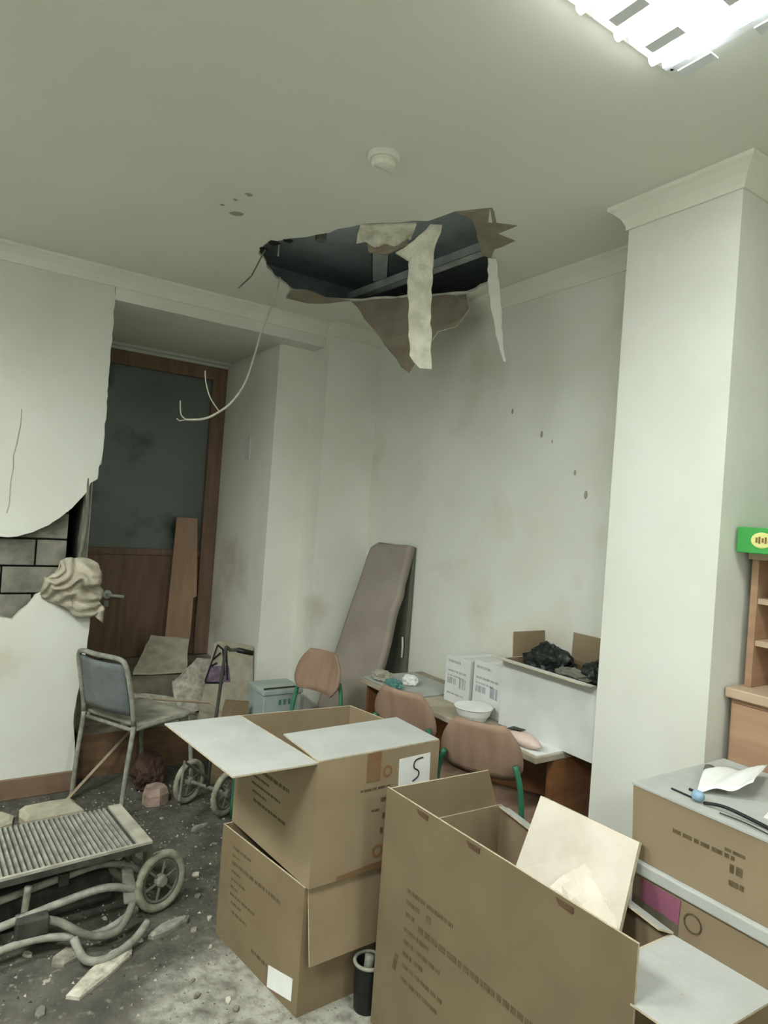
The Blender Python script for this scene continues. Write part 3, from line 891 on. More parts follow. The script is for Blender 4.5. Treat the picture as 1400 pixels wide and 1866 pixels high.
bm_.add([(1.622, 0.42, 0.701), (2.06, 0.42, 0.701), (2.06, 1.10, 0.701), (1.622, 1.10, 0.701), (1.615, 0.42, 0.892), (2.065, 0.42, 0.892), (2.065, 1.106, 0.892), (1.615, 1.106, 0.892)],
        [(3, 2, 1, 0), (4, 5, 6, 7), (0, 1, 5, 4), (1, 2, 6, 5), (2, 3, 7, 6), (3, 0, 4, 7)], [0, 1, 0, 0, 0, 0])
bm_.build('body', ['cardboard', 'dusty_white'], D1)
MB().box(1.612, 2.068, 0.42, 1.108, 0.8925, 0.898).build('lid', 'dusty_white', D1)
print_bars(D1, 'printed_lines', 'print_brown', (1.6175, 0.985, 0.70), (0, -1, 0), (0, 0, 1), [(0.0, 0.115, 0.16, 0.010), (0.12, 0.155, 0.05, 0.009), (0.15, 0.085, 0.03, 0.02), (0.15, 0.055, 0.04, 0.012), (0.135, 0.13, 0.05, 0.008)], (-1, 0, 0))
# things on the white top
def curl(u, v):
    a = Vector((1.925, 1.075, 0)).lerp(Vector((2.02, 0.955, 0)), u)
    b = Vector((1.715, 0.985, 0)).lerp(Vector((1.80, 0.885, 0)), u)
    p = a.lerp(b, v)
    p.z = 0.9005 + 0.028 * u ** 2 + 0.012 * math.sin(u * 5 + v * 3) ** 2 + 0.012 * math.sin(v * PI) + 0.010 * v * u
    return p
tag(MB().grid(curl, 14, 8).build('paper_sheet', 'paper_white', solid=0.0015, smooth=True), 'curled white paper sheet on the right-hand carton', 'paper')
tag(MB().slab([(1.90, 0.86, 0.8985), (2.03, 0.90, 0.8985), (2.04, 0.62, 0.8985), (1.74, 0.60, 0.8985), (1.73, 0.82, 0.8985)], (0, 0, 0.002)).build('paper_sheet', 'paper_white'), 'flat white paper sheet behind the black cable at the right edge', 'paper')
tag(MB().tube(smooth_path([(1.655, 0.93, 0.905), (1.665, 0.88, 0.912), (1.668, 0.80, 0.906), (1.655, 0.72, 0.904), (1.65, 0.62, 0.904), (1.66, 0.52, 0.904)]), 0.0045, 6).build('black_cable', 'black_plastic', smooth=True),
    'black cable lying along the front edge of the right-hand carton', 'cable')
tag(MB().tube(smooth_path([(1.64, 0.88, 0.903), (1.645, 0.82, 0.903), (1.632, 0.74, 0.903), (1.63, 0.68, 0.903)]), 0.002, 5).build('thin_wire', 'dusty_dark'), 'thin dark wire beside the black cable', 'wire')
tag(MB().lathe([(0.006, 0), (0.014, 0.006), (0.014, 0.022), (0.007, 0.03)], (1.66, 0.965, 0.914), (0.1, -1, 0), 10).build('plug', 'blue_plastic', smooth=True), 'pale blue plug at the end of the black cable', 'plug')
tag(MB().lathe([(0.008, 0), (0.016, 0.006), (0.013, 0.02)], (1.895, 1.055, 0.899), (0, 0, 1), 10).build('knob', 'dusty_grey', smooth=True), 'small grey knob beside the curled paper', 'knob')
tag(MB().tube([(1.672, 1.03, 0.901), (1.668, 0.965, 0.901)], 0.0025, 6).build('pencil', 'ink'), 'dark pencil on the white carton top near the pillar', 'pencil')
tag(MB().tube([(1.715, 1.005, 0.901), (1.712, 0.98, 0.901)], 0.004, 6).build('screw', 'ink'), 'short dark screw on the white carton top', 'screw')

# ================================================================== bookcase at the right edge
bk = thing('bookcase', (2.4, 0.75, 0), 'pale beech bookcase standing on a deeper cupboard at the right edge', 'bookcase')
cab_ = MB().box(2.185, 2.60, 0.32, 1.160, 0.0, 1.065).build('cupboard', 'beech', bk, bevel=0.003)
MB().box(2.158, 2.61, 0.31, 1.168, 1.066, 1.098).build('cupboard_top', 'beech_top', bk, bevel=0.004)
d1_ = MB().box(2.170, 2.184, 0.745, 1.150, 0.08, 1.05).build('cupboard_door', 'beech', bk, bevel=0.002)
MB().box(2.170, 2.184, 0.33, 0.740, 0.08, 1.05).build('cupboard_door', 'beech', bk, bevel=0.002)
MB().tube([(2.165, 0.77, 0.55), (2.150, 0.77, 0.56), (2.150, 0.77, 0.66), (2.165, 0.77, 0.67)], 0.005, 6).build('door_handle', 'chrome', d1_)
MB().box(2.240, 2.60, 1.128, 1.150, 1.099, 1.515).build('side_panel', 'beech', bk)
MB().box(2.240, 2.60, 0.32, 0.342, 1.099, 1.515).build('side_panel', 'beech', bk)
MB().box(2.225, 2.60, 0.31, 1.156, 1.516, 1.536).build('top_board', 'beech_top', bk)
MB().box(2.585, 2.60, 0.343, 1.127, 1.099, 1.515).build('back_panel', 'beech', bk)
for z in (1.235, 1.372):
    MB().box(2.245, 2.584, 0.343, 1.127, z, z + 0.018).build('shelf', 'beech_top', bk)
gb = thing('green_box', (2.28, 0.98, 1.537), 'flat green box with a cream oval emblem lying on the bookcase', 'box')
MB().box(2.162, 2.40, 0.80, 1.165, 1.537, 1.620).build('body', 'green_card', gb, bevel=0.003)
ov = [(2.1615, 1.085 + math.cos(t * PI / 12) * 0.034, 1.580 + math.sin(t * PI / 12) * 0.025) for t in range(24)]
em = MB().slab(ov, (-0.0012, 0, 0)).build('emblem', 'cream_print', gb)
mk = MB()
for k, (y0, h) in enumerate(((1.104, 0.016), (1.095, 0.022), (1.085, 0.014), (1.076, 0.02), (1.066, 0.014))):
    mk.box(2.1590, 2.1600, y0 - 0.006, y0, 1.580 - h / 2, 1.580 + h / 2)
mk.build('emblem_marks', 'print_orange', em)

# ================================================================== desk along the right wall
dk = thing('desk', (2.17, 2.4, 0), 'long brown wooden desk along the right wall behind the pillar', 'desk')
MB().box(1.955, 2.385, 1.765, 3.06, 0.665, 0.69).build('desk_top', 'desk_dust', dk, bevel=0.003)
MB().box(2.06, 2.385, 1.768, 1.800, 0.0, 0.6645).build('end_panel', 'desk_wood', dk)
MB().box(2.00, 2.385, 3.02, 3.04, 0.0, 0.6645).build('end_panel', 'desk_wood', dk)
MB().box(2.36, 2.38, 1.81, 3.015, 0.25, 0.6645).build('modesty_panel', 'desk_wood', dk)
# dust sheet / papers over the desk top
tag(MB().box(1.965, 2.30, 2.60, 3.03, 0.6905, 0.700).build('paper_pile', 'dusty_white', bevel=0.003), 'dusty papers spread over the far end of the desk', 'paper')
tag(MB().slab([(1.97, 1.772, 0.6905), (2.20, 1.772, 0.6905), (2.18, 1.90, 0.6905), (1.98, 1.93, 0.6905)], (0, 0, 0.004)).build('paper_sheet', 'paper_white'), 'white sheet of paper on the near end of the desk', 'paper')

def white_box(name, x0, x1, y0, y1, z0, z1, label):
    r = thing(name, ((x0 + x1) / 2, (y0 + y1) / 2, z0), label, 'box', 'white printed boxes on the desk')
    MB().box(x0, x1, y0, y1, z0, z1).build('body', 'white_carton', r, bevel=0.002)
    L = y1 - y0
    h = z1 - z0
    print_bars(r, 'printed_lines', 'carton_print', (x0, y1, z0), (0, -1, 0), (0, 0, 1),
               [(0.02, h * 0.86, L * 0.5, 0.012), (0.02, h * 0.66, L * 0.75, 0.010), (0.02, h * 0.56, L * 0.6, 0.008), (0.02, h * 0.40, L * 0.35, 0.03), (L * 0.6, h * 0.36, L * 0.25, 0.05), (0.02, h * 0.18, L * 0.7, 0.008)], (-1, 0, 0))
    MB().box(x0 - 0.0008, x1 + 0.0008, (y0 + y1) / 2 - 0.022, (y0 + y1) / 2 + 0.022, z1, z1 + 0.0008).build('tape', 'paper_white', r)
white_box('white_box', 2.13, 2.36, 2.365, 2.545, 0.6905, 0.915, 'tall white printed box on the desk beside the leaning mattress')
white_box('white_box', 2.14, 2.36, 2.155, 2.350, 0.6905, 0.930, 'white printed box squeezed against the big white carton')
# big white carton with open flaps and black bags inside
W = carton('white_carton', [(2.11, 1.625), (2.38, 1.625), (2.38, 2.135), (2.11, 2.135)], 0.6945, 0.985, 'large white carton on the desk, full of black plastic bags',
           {3: (0.075, 80, 0.0, 0.0, ('white_carton', 'cardboard_inner')), 2: (0.11, 5, 0.0, 0.06, ('cardboard_inner', 'cardboard_inner')), 1: (0.13, 0, 0.0, 0.15, ('cardboard_inner', 'cardboard_inner'))},
           mats=('white_carton', 'cardboard_inner', 'cardboard_edge'))
def bag(cx, cy, cz, sx, sy, sz, seed, name, label, m='bag_black', cat='bag', nz=0.35, fr=9.0, sub=4):
    bm = bmesh.new()
    bmesh.ops.create_icosphere(bm, subdivisions=sub, radius=1.0)
    for v in bm.verts:
        p = v.co.copy()
        nn = noise.noise(p * fr * 0.22 + Vector((seed, seed * 2.1, 0))) + 0.5 * noise.noise(p * fr * 0.6 + Vector((seed, 0, seed)))
        p *= 1 + nz * nn
        if p.z < -0.6: p.z = -0.6 + (p.z + 0.6) * 0.2
        v.co = Vector((p.x * sx, p.y * sy, p.z * sz))
    me = bpy.data.meshes.new(name)
    zmin = min(v.co.z for v in bm.verts)
    for v in bm.verts: v.co.z -= zmin
    bm.to_mesh(me); bm.free()
    me.materials.append(MATS[m])
    o = bpy.data.objects.new(name, me); C.objects.link(o)
    o.location = (cx, cy, cz)
    return tag(o, label, cat)
bag(2.23, 1.98, 0.92, 0.08, 0.11, 0.085, 3, 'plastic_bag', 'crumpled black plastic bag in the white carton, far end')
bag(2.26, 1.74, 0.90, 0.075, 0.085, 0.085, 8, 'plastic_bag', 'crumpled black plastic bag in the white carton, by the pillar')
bag(2.19, 1.80, 0.96, 0.035, 0.09, 0.025, 5, 'plastic_bag', 'grey crumpled film lying over the black bags', 'dusty_grey')

# white basin and the pink-white pouch on the desk front
bs = MB().lathe([(0.055, 0), (0.075, 0.03), (0.083, 0.055), (0.088, 0.06), (0.084, 0.062), (0.02, 0.064)], (2.045, 2.23, 0.6905), n=24)
tag(bs.build('round_tub', 'paper_white', smooth=False), 'round white tub with a lid on the desk in front of the white boxes', 'tub')
pc = thing('pouch', (2.00, 1.99, 0.6905), 'pinkish white pouch with a dark opening on the desk edge', 'pouch')
def pouch(u, v):
    a = u * 2 * PI
    r = math.sin(v * PI) ** 0.6
    return Vector((2.005 + 0.04 * r * math.cos(a), 1.97 - 0.18 * v + 0.01 * math.sin(a), 0.6915 + 0.028 + 0.028 * r * math.sin(a)))
MB().grid(pouch, 16, 12).build('body', 'pinkish', pc, smooth=True)
MB().slab([(1.985, 1.955, 0.742), (2.02, 1.955, 0.745), (2.022, 1.89, 0.7505), (1.99, 1.89, 0.7505)], (0, 0, 0.003)).build('opening', 'black_plastic', pc)
tag(MB().box(2.33, 2.36, 2.60, 2.625, 0.7005, 0.79).build('small_bottle', 'black_plastic', bevel=0.006), 'small dark bottle on the desk left of the white boxes', 'bottle')
# pile of plastic wrapped things at the far end of the desk
bag(2.02, 2.93, 0.7005, 0.05, 0.07, 0.03, 21, 'wrapped_bundle', 'plastic wrapped bundle on the far corner of the desk', 'seat_dusty', 'bundle')
bag(1.99, 2.78, 0.7005, 0.03, 0.06, 0.025, 25, 'wrapped_bundle', 'small teal and white wrapped bundle on the desk edge', 'teal', 'bundle')
bag(2.11, 2.80, 0.7005, 0.035, 0.05, 0.03, 29, 'wrapped_bundle', 'dusty white crumpled film on the desk beside the mattress', 'paper_white', 'bundle')

# ================================================================== school chairs (plywood back, green tube)
def school_chair():
    r = thing('school_chair', (0, 0, 0), 'tmp', 'chair', 'plywood school chairs at the desk')
    # faces +x: back at x=-0.18
    def back(u, v):
        a = (u - 0.5)
        z = 0.62 + 0.21 * v
        half = 0.163 * (1 - 0.42 * max(0, (v - 0.35) / 0.65) ** 2.2) * (1 - 0.25 * max(0, (0.3 - v) / 0.3) ** 2)
        return Vector((-0.185 - 0.05 * v + 0.05 * (a * 2) ** 2 * 0.6, a * 2 * half, z))
    MB().grid(back, 14, 8).build('backrest', 'ply', r, local=True, solid=0.010, smooth=True)
    def seat(u, v):
        return Vector((-0.17 + 0.37 * u, (v - 0.5) * (0.35 + 0.03 * u), 0.44 - 0.012 * math.sin(u * PI) + 0.008 * u))
    MB().grid(seat, 8, 6).build('seat', 'ply', r, local=True, solid=0.012, smooth=True)
    for s in (-1, 1):
        MB().tube(smooth_path([(-0.20, s * 0.14, 0.69), (-0.195, s * 0.165, 0.60), (-0.17, s * 0.17, 0.44), (-0.20, s * 0.175, 0.20), (-0.22, s * 0.18, 0.0)], 4), 0.011, 8).build('leg', 'green_metal', r, local=True, smooth=True)
        MB().tube(smooth_path([(-0.15, s * 0.168, 0.425), (0.12, s * 0.17, 0.425), (0.17, s * 0.172, 0.39), (0.185, s * 0.178, 0.0)], 4), 0.011, 8).build('leg', 'green_metal', r, local=True, smooth=True)
    MB().tube([(0.14, -0.17, 0.41), (0.14, 0.17, 0.41)], 0.009, 8).build('stretcher', 'green_metal', r, local=True, smooth=True)
    return r
sc0 = school_chair()
specs = [((1.925, 1.955), 0.5, 'plywood-backed school chair with green tube frame nearest the big carton'),
         ((1.915, 2.40), 0.33, 'plywood-backed school chair half hidden behind the carton marked 5'),
         ((1.55, 3.05), -2.85, 'plywood-backed school chair in front of the leaning mattress')]
chairs = [sc0, copy_tree(sc0), copy_tree(sc0)]
for o, (xy, rz, l) in zip(chairs, specs):
    o.location = (xy[0], xy[1], 0); o.rotation_euler.z = rz; o['label'] = l

# ================================================================== leaning mattress, folded like an A
mt = thing('folded_mattress', (2.2, 3.42, 0), 'brown-grey folding mattress leaning against the right wall', 'mattress')
def mfront(u, v):
    # v: 0 bottom .. 1 top, u: 0 near(right) .. 1 far(left)
    yn = 3.20 + 0.0 * v
    yf = 3.66 - 0.05 * v
    y = yn + (yf - yn) * u
    x = 2.06 + 0.29 * v
    x -= 0.10 * (1 - v) * u
    z = 0.02 + 1.385 * v - 0.02 * u * v
    cor = max(0, u - 0.85) / 0.15 * max(0, v - 0.92) / 0.08
    z -= 0.03 * cor
    k = 0.010 * noise.noise(Vector((y * 5, z * 4, 1.3))) + 0.012 * math.exp(-((v - 0.62 + 0.35 * (u - 0.5)) / 0.03) ** 2)
    return Vector((x + k, y, z))
MB().grid(mfront, 24, 50).build('front_panel', 'mattress_cover', mt, solid=0.05, smooth=True)
MB().hexa([(2.355, 3.205, 0.02), (2.392, 3.205, 0.02), (2.392, 3.66, 0.02), (2.355, 3.66, 0.02)], [(2.368, 3.205, 1.40), (2.392, 3.205, 1.40), (2.392, 3.60, 1.40), (2.368, 3.60, 1.40)]).build('back_panel', 'mattress_back', mt, bevel=0.008)
MB().tube([(2.345, 3.22, 0.86), (2.343, 3.21, 0.80), (2.346, 3.215, 0.74)], 0.006, 6).build('strap_loop', 'cable_white', mt)

# pale blue crate between the recess wall and the mattress
cr = thing('storage_crate', (1.73, 3.60, 0), 'pale blue storage crate against the corner wall', 'crate')
MB().box(1.605, 1.845, 3.50, 3.72, 0.0, 0.50).build('body', 'crate_blue', cr, bevel=0.006)
MB().box(1.597, 1.853, 3.492, 3.728, 0.5005, 0.53).build('lid', 'crate_blue', cr, bevel=0.005)
MB().box(1.597, 1.853, 3.490, 3.4915, 0.537, 0.547).build('rim_line', 'dusty_dark', cr)
for k in range(4):
    MB().box(1.70 + k * 0.03, 1.715 + k * 0.03, 3.498, 3.4995, 0.44, 0.47).build('slot', 'teal', cr)

# ================================================================== things in the door recess
# plank leaning on the door
pkp = [(1.451, 4.88, 1.456), (1.615, 4.88, 1.454), (1.637, 4.86, 0.88), (1.606, 4.855, 0.87), (1.60, 4.83, 0.573), (1.415, 4.83, 0.589)]
pkp = [(x, 4.80 + (z - 0.44) * 0.09, z) for x, y, z in [(1.451, 0, 1.456), (1.605, 0, 1.454), (1.625, 0, 0.88), (1.60, 0, 0.87), (1.59, 0, 0.60), (1.57, 0, 0.445), (1.40, 0, 0.445)]]
tag(MB().slab(pkp, (0, 0.018, 0)).build('wooden_plank', 'plank_raw', bevel=0.002), 'pale raw wooden plank leaning against the door', 'plank')
# poster board
def poster():
    r = thing('picture_board', (1.58, 3.95, 0.24), 'white board with a dark picture leaning beside the door recess', 'board')
    p = lambda u, z: Vector((1.40 + 0.36 * u, 3.985 + (z - 0.24) * 0.10, z))
    MB().slab([p(0, 0.245), p(1, 0.245), p(0.96, 0.672), p(0.36, 0.715), p(0.24, 0.70)], (0, 0.008, 0)).build('board', 'board_dusty', r)
    q = lambda u, z: p(u, z) + Vector((0, -0.0008, 0))
    pr_ = MB().slab([q(0.10, 0.47), q(0.56, 0.455), q(0.52, 0.56), q(0.16, 0.56)], (0, 0.0007, 0)).build('picture_patch', 'purple_print', r)
    lm = MB()
    for (a, b) in [((0.10, 0.47), (0.30, 0.69)), ((0.30, 0.69), (0.40, 0.66)), ((0.22, 0.60), (0.36, 0.64)), ((0.40, 0.66), (0.44, 0.50)), ((0.10, 0.465), (0.42, 0.455)), ((0.18, 0.56), (0.30, 0.58)), ((0.46, 0.66), (0.50, 0.47))]:
        lm.tube([q(*a), q(*b)], 0.006, 5)
    lm.build('picture_lines', 'ink', r)
poster()
# plasterboard and cardboard debris on the steps
def sheet_piece(name, pts, th, m, label, cat='debris', seed=1, amp=0.006):
    return tag(MB().slab(ragged(pts, 0.05, amp, seed, True), th).build(name, m), label, cat)
sheet_piece('plasterboard_piece', [(1.10, 4.40, 0.445), (1.42, 4.34, 0.45), (1.52, 4.62, 0.60), (1.28, 4.72, 0.62)], (0, 0.004, 0.012), 'board_dusty', 'broken plasterboard sheet tilted on the landing below the plank', seed=31)
sheet_piece('plasterboard_piece', [(1.30, 4.10, 0.25), (1.66, 4.14, 0.26), (1.68, 4.25, 0.52), (1.46, 4.24, 0.56), (1.30, 4.22, 0.42)], (0, 0.012, 0.004), 'rubble', 'broken plasterboard sheet standing behind the picture board', seed=32)
sheet_piece('plasterboard_piece', [(0.95, 4.00, 0.245), (1.28, 3.98, 0.245), (1.30, 4.18, 0.33), (1.05, 4.27, 0.36)], (0, 0, 0.012), 'rubble', 'dusty plasterboard sheet on the step behind the grey chair', seed=33)
sheet_piece('cardboard_piece', [(1.34, 3.60, 0.0), (1.57, 3.56, 0.0), (1.57, 3.62, 0.44), (1.44, 3.66, 0.45)], (0.004, 0.01, 0), 'cardboard_dark', 'torn brown cardboard standing below the picture board', 'cardboard', 34)
sheet_piece('plasterboard_piece', [(0.80, 4.55, 0.437), (1.05, 4.50, 0.437), (1.10, 4.62, 0.46), (0.85, 4.68, 0.46)], (0, 0, 0.012), 'board_dusty', 'flat dusty scrap on the landing at the foot of the door', seed=35)

# wall paper / insulation clump bulging from the torn wall
def lining(u, v):
    # a torn sheet folded over itself and sagging out of the wall
    x = 0.505 + 0.235 * u - 0.05 * math.sin(v * PI) * (1 - u) + 0.03 * v * u
    z = 1.235 - 0.33 * v - 0.05 * (u - 0.55) ** 2 * 4 * (1 - v) + 0.10 * v * (1 - u)
    p = Vector((x, 0, z))
    f = 0.020 * math.sin(22 * (u * 0.5 + v * 1.2) + 9 * noise.noise(p * 9)) * (0.4 + 0.6 * math.sin(v * PI))
    f += 0.045 * noise.noise(p * 11) + 0.022 * noise.noise(p * 26)
    y = 3.795 - 0.075 * math.sin(v * PI) ** 0.7 * math.sin(u * PI) ** 0.5 + f
    return Vector((x + 0.03 * noise.noise(p * 15 + Vector((3, 0, 0))), y, z + 0.03 * noise.noise(p * 13)))
tag(MB().grid(lining, 30, 34).build('crumpled_lining', 'crumple', solid=0.006, smooth=True), 'crumpled beige lining bulging from the torn left wall', 'wall lining')
tag(MB().tube([(0.652, 3.845, 1.66), (0.664, 3.84, 1.46), (0.648, 3.83, 1.30), (0.632, 3.82, 1.20)], 0.011, 8).build('conduit', 'dusty_grey', smooth=True), 'grey conduit beside the dark gap in the torn wall', 'pipe')

# ================================================================== grey chair
def grey_chair():
    r = thing('metal_chair', (0, 0, 0), 'grey metal stacking chair coated in dust beside the torn wall', 'chair')
    # local: faces +x
    def back(u, v):
        return Vector((-0.19 - 0.055 * v - 0.03 * math.sin(u * PI), (u - 0.5) * 0.34 * (1 - 0.06 * v), 0.50 + 0.255 * v))
    MB().grid(back, 12, 8).build('backrest', 'chair_grey', r, local=True, solid=0.014, smooth=True)
    def seat(u, v):
        return Vector((-0.16 + 0.40 * u, (v - 0.5) * 0.38, 0.445 - 0.015 * math.sin(u * PI) - 0.03 * max(0, u - 0.85) / 0.15))
    MB().grid(seat, 12, 6).build('seat', 'seat_dusty', r, local=True, solid=0.016, smooth=True)
    fr = [(-0.225, -0.185, 0.0), (-0.205, -0.187, 0.25), (-0.185, -0.188, 0.45), (-0.215, -0.187, 0.62), (-0.245, -0.178, 0.745), (-0.255, -0.14, 0.78), (-0.275, 0.0, 0.785), (-0.255, 0.14, 0.78), (-0.245, 0.178, 0.745), (-0.215, 0.187, 0.62), (-0.185, 0.188, 0.45), (-0.205, 0.187, 0.25), (-0.225, 0.185, 0.0)]
    pts = smooth_path(fr, 4)
    k1 = 2 * 4; k2 = 10 * 4
    MB().tube(pts[k1:k2 + 1], 0.013, 8).build('back_frame', 'dusty_metal', r, local=True, smooth=True)
    MB().tube(pts[:k1 + 1], 0.012, 8).build('leg', 'dusty_metal', r, local=True, smooth=True)
    MB().tube(pts[k2:], 0.012, 8).build('leg', 'dusty_metal', r, local=True, smooth=True)
    for s in (-1, 1):
        MB().tube(smooth_path([(-0.17, s * 0.188, 0.43), (0.13, s * 0.190, 0.425), (0.19, s * 0.19, 0.39), (0.235, s * 0.20, 0.0)], 5), 0.012, 8).build('leg', 'dusty_metal', r, local=True, smooth=True)
    MB().tube([(-0.17, -0.188, 0.42), (-0.17, 0.188, 0.42)], 0.01, 8).build('stretcher', 'dusty_metal', r, local=True, smooth=True)
    return r
gc = grey_chair()
gc.location = (0.945, 3.635, 0); gc.rotation_euler.z = math.radians(27)

bag(1.05, 3.69, 0.001, 0.085, 0.085, 0.11, 61, 'fabric_bag', 'dark reddish brown bag slumped under the grey chair', 'bag_red')
# lath leaning across below the chair
tag(MB().tube([(0.63, 3.66, 0.012), (1.02, 3.95, 0.262)], 0.010, 4).build('wooden_lath', 'lath'), 'thin pale lath propped on the step under the grey chair', 'lath')
tag(MB().tube([(1.12, 3.98, 0.40), (1.40, 3.80, 0.40), (1.52, 3.72, 0.30)], 0.008, 4).build('wooden_lath', 'lath'), 'thin lath lying over the debris behind the grey chair', 'lath')

# ================================================================== push stroller wheels + handle (upright)
def wheel(parent, c, axis, R, local=False):
    ax = Vector(axis).normalized(); c = Vector(c)
    a = ax.cross(Vector((0, 0.1, 1))).normalized(); b = ax.cross(a)
    ring = [c + (a * math.cos(2 * PI * t / 28) + b * math.sin(2 * PI * t / 28)) * (R - 0.016) for t in range(28)]
    wo = MB().tube(ring, 0.016, 8, 0, True).build('wheel', 'dusty_tyre', parent, smooth=True)
    ring2 = [c + (a * math.cos(2 * PI * t / 24) + b * math.sin(2 * PI * t / 24)) * (R - 0.037) for t in range(24)]
    MB().tube(ring2, 0.006, 6, 0, True).build('rim', 'dusty_grey', wo, smooth=True)
    MB().lathe([(0.018, -0.018), (0.024, -0.01), (0.024, 0.01), (0.018, 0.018)], c, ax, 14).build('hub', 'dusty_metal', wo)
    sp = MB()
    for t in range(6):
        d = a * math.cos(2 * PI * t / 6 + 0.3) + b * math.sin(2 * PI * t / 6 + 0.3)
        sp.tube([c + d * 0.02, c + d * (R - 0.036)], 0.005, 5)
    sp.build('spokes', 'dusty_grey', wo)
    return wo
pt = thing('push_cart', (1.28, 3.28, 0), 'dusty push cart with spoked wheels and upright handle behind the carton stack', 'push cart')
wheel(pt, (1.300, 3.20, 0.115), (0.5, -0.87, 0.0), 0.112)
wheel(pt, (1.18, 3.42, 0.115), (0.5, -0.87, 0.0), 0.112)
MB().tube([(1.300, 3.20, 0.115), (1.18, 3.42, 0.115)], 0.009, 6).build('axle', 'dusty_grey', pt)
MB().tube(smooth_path([(1.24, 3.31, 0.115), (1.25, 3.30, 0.40), (1.281, 3.30, 0.84)], 4), 0.009, 8).build('stem', 'dusty_dark', pt, smooth=True)
MB().tube([(1.30, 3.30, 0.82), (1.36, 3.30, 0.818), (1.425, 3.30, 0.797)], 0.009, 8).build('handle_bar', 'dusty_dark', pt, smooth=True)
MB().tube([(1.345, 3.30, 0.818), (1.43, 3.30, 0.796)], 0.014, 8).build('grip', 'black_plastic', pt, smooth=True)
MB().tube([(1.281, 3.30, 0.838), (1.305, 3.30, 0.82)], 0.01, 8).build('joint', 'dusty_dark', pt)
MB().tube([(1.24, 3.31, 0.16), (1.08, 3.22, 0.30), (1.06, 3.20, 0.12)], 0.008, 6).build('front_strut', 'dusty_grey', pt)

# ================================================================== toppled wheeled frame with ribbed panel (front left)
sf = thing('wheeled_frame', (0.5, 2.6, 0), 'toppled dust-covered wheeled metal frame on the rubble at lower left', 'wheeled frame')
wheel(sf, (0.800, 2.56, 0.112), (0.33, -0.94, 0.1), 0.112)
wheel(sf, (0.725, 2.76, 0.135), (0.25, -0.70, 0.65), 0.105)
def T(name, pts, r, m='dusty_grey', k=5):
    return MB().tube(smooth_path(pts, k), r, 8).build(name, m, sf, smooth=True)
T('axle', [(0.80, 2.56, 0.112), (0.725, 2.76, 0.135)], 0.011)
T('frame_tube', [(0.76, 2.60, 0.13), (0.62, 2.62, 0.19), (0.45, 2.60, 0.185), (0.20, 2.56, 0.165), (-0.15, 2.50, 0.15)], 0.013, 'dusty_metal')
T('frame_tube', [(0.74, 2.55, 0.09), (0.60, 2.53, 0.15), (0.44, 2.52, 0.14), (0.20, 2.48, 0.12), (-0.15, 2.43, 0.11)], 0.014, 'dusty_metal')
T('frame_tube', [(0.70, 2.50, 0.06), (0.55, 2.44, 0.045), (0.36, 2.46, 0.07), (0.15, 2.43, 0.065), (-0.15, 2.38, 0.06)], 0.013, 'dusty_metal')
T('bent_tube', [(0.68, 2.48, 0.10), (0.62, 2.42, 0.05), (0.52, 2.42, 0.06), (0.42, 2.47, 0.11), (0.30, 2.50, 0.13)], 0.014, 'dusty_grey')
T('foot_loop', [(0.47, 2.40, 0.075), (0.50, 2.34, 0.03), (0.57, 2.33, 0.02), (0.66, 2.37, 0.03), (0.72, 2.42, 0.05)], 0.014, 'dusty_metal')
T('rear_tube', [(0.70, 2.78, 0.14), (0.45, 2.80, 0.18), (0.10, 2.76, 0.17), (-0.15, 2.73, 0.16)], 0.013, 'dusty_dark')
T('cross_bar', [(0.46, 2.60, 0.185), (0.47, 2.80, 0.18)], 0.010)
T('cross_bar', [(0.22, 2.48, 0.12), (0.21, 2.76, 0.17)], 0.010)
T('support_post', [(0.33, 2.53, 0.12), (0.335, 2.515, 0.225)], 0.012, 'dusty_metal')
MB().box(0.44, 0.475, 2.575, 2.625, 0.165, 0.21).build('bracket', 'dusty_dark', sf, bevel=0.004)
MB().box(0.30, 0.40, 2.455, 2.52, 0.08, 0.14).build('bracket', 'dusty_dark', sf, bevel=0.006)
MB().hexa([(0.66, 2.53, 0.07), (0.72, 2.52, 0.06), (0.73, 2.58, 0.06), (0.67, 2.60, 0.07)], [(0.65, 2.55, 0.18), (0.69, 2.54, 0.17), (0.70, 2.60, 0.17), (0.66, 2.61, 0.18)]).build('fork_plate', 'dusty_metal', sf, bevel=0.006)
MB().hexa([(-0.15, 2.60, 0.02), (0.66, 2.66, 0.02), (0.66, 2.82, 0.02), (-0.15, 2.78, 0.02)], [(-0.15, 2.60, 0.13), (0.64, 2.66, 0.13), (0.64, 2.80, 0.13), (-0.15, 2.76, 0.13)]).build('seat_fabric', 'dusty_dark', sf, bevel=0.02)

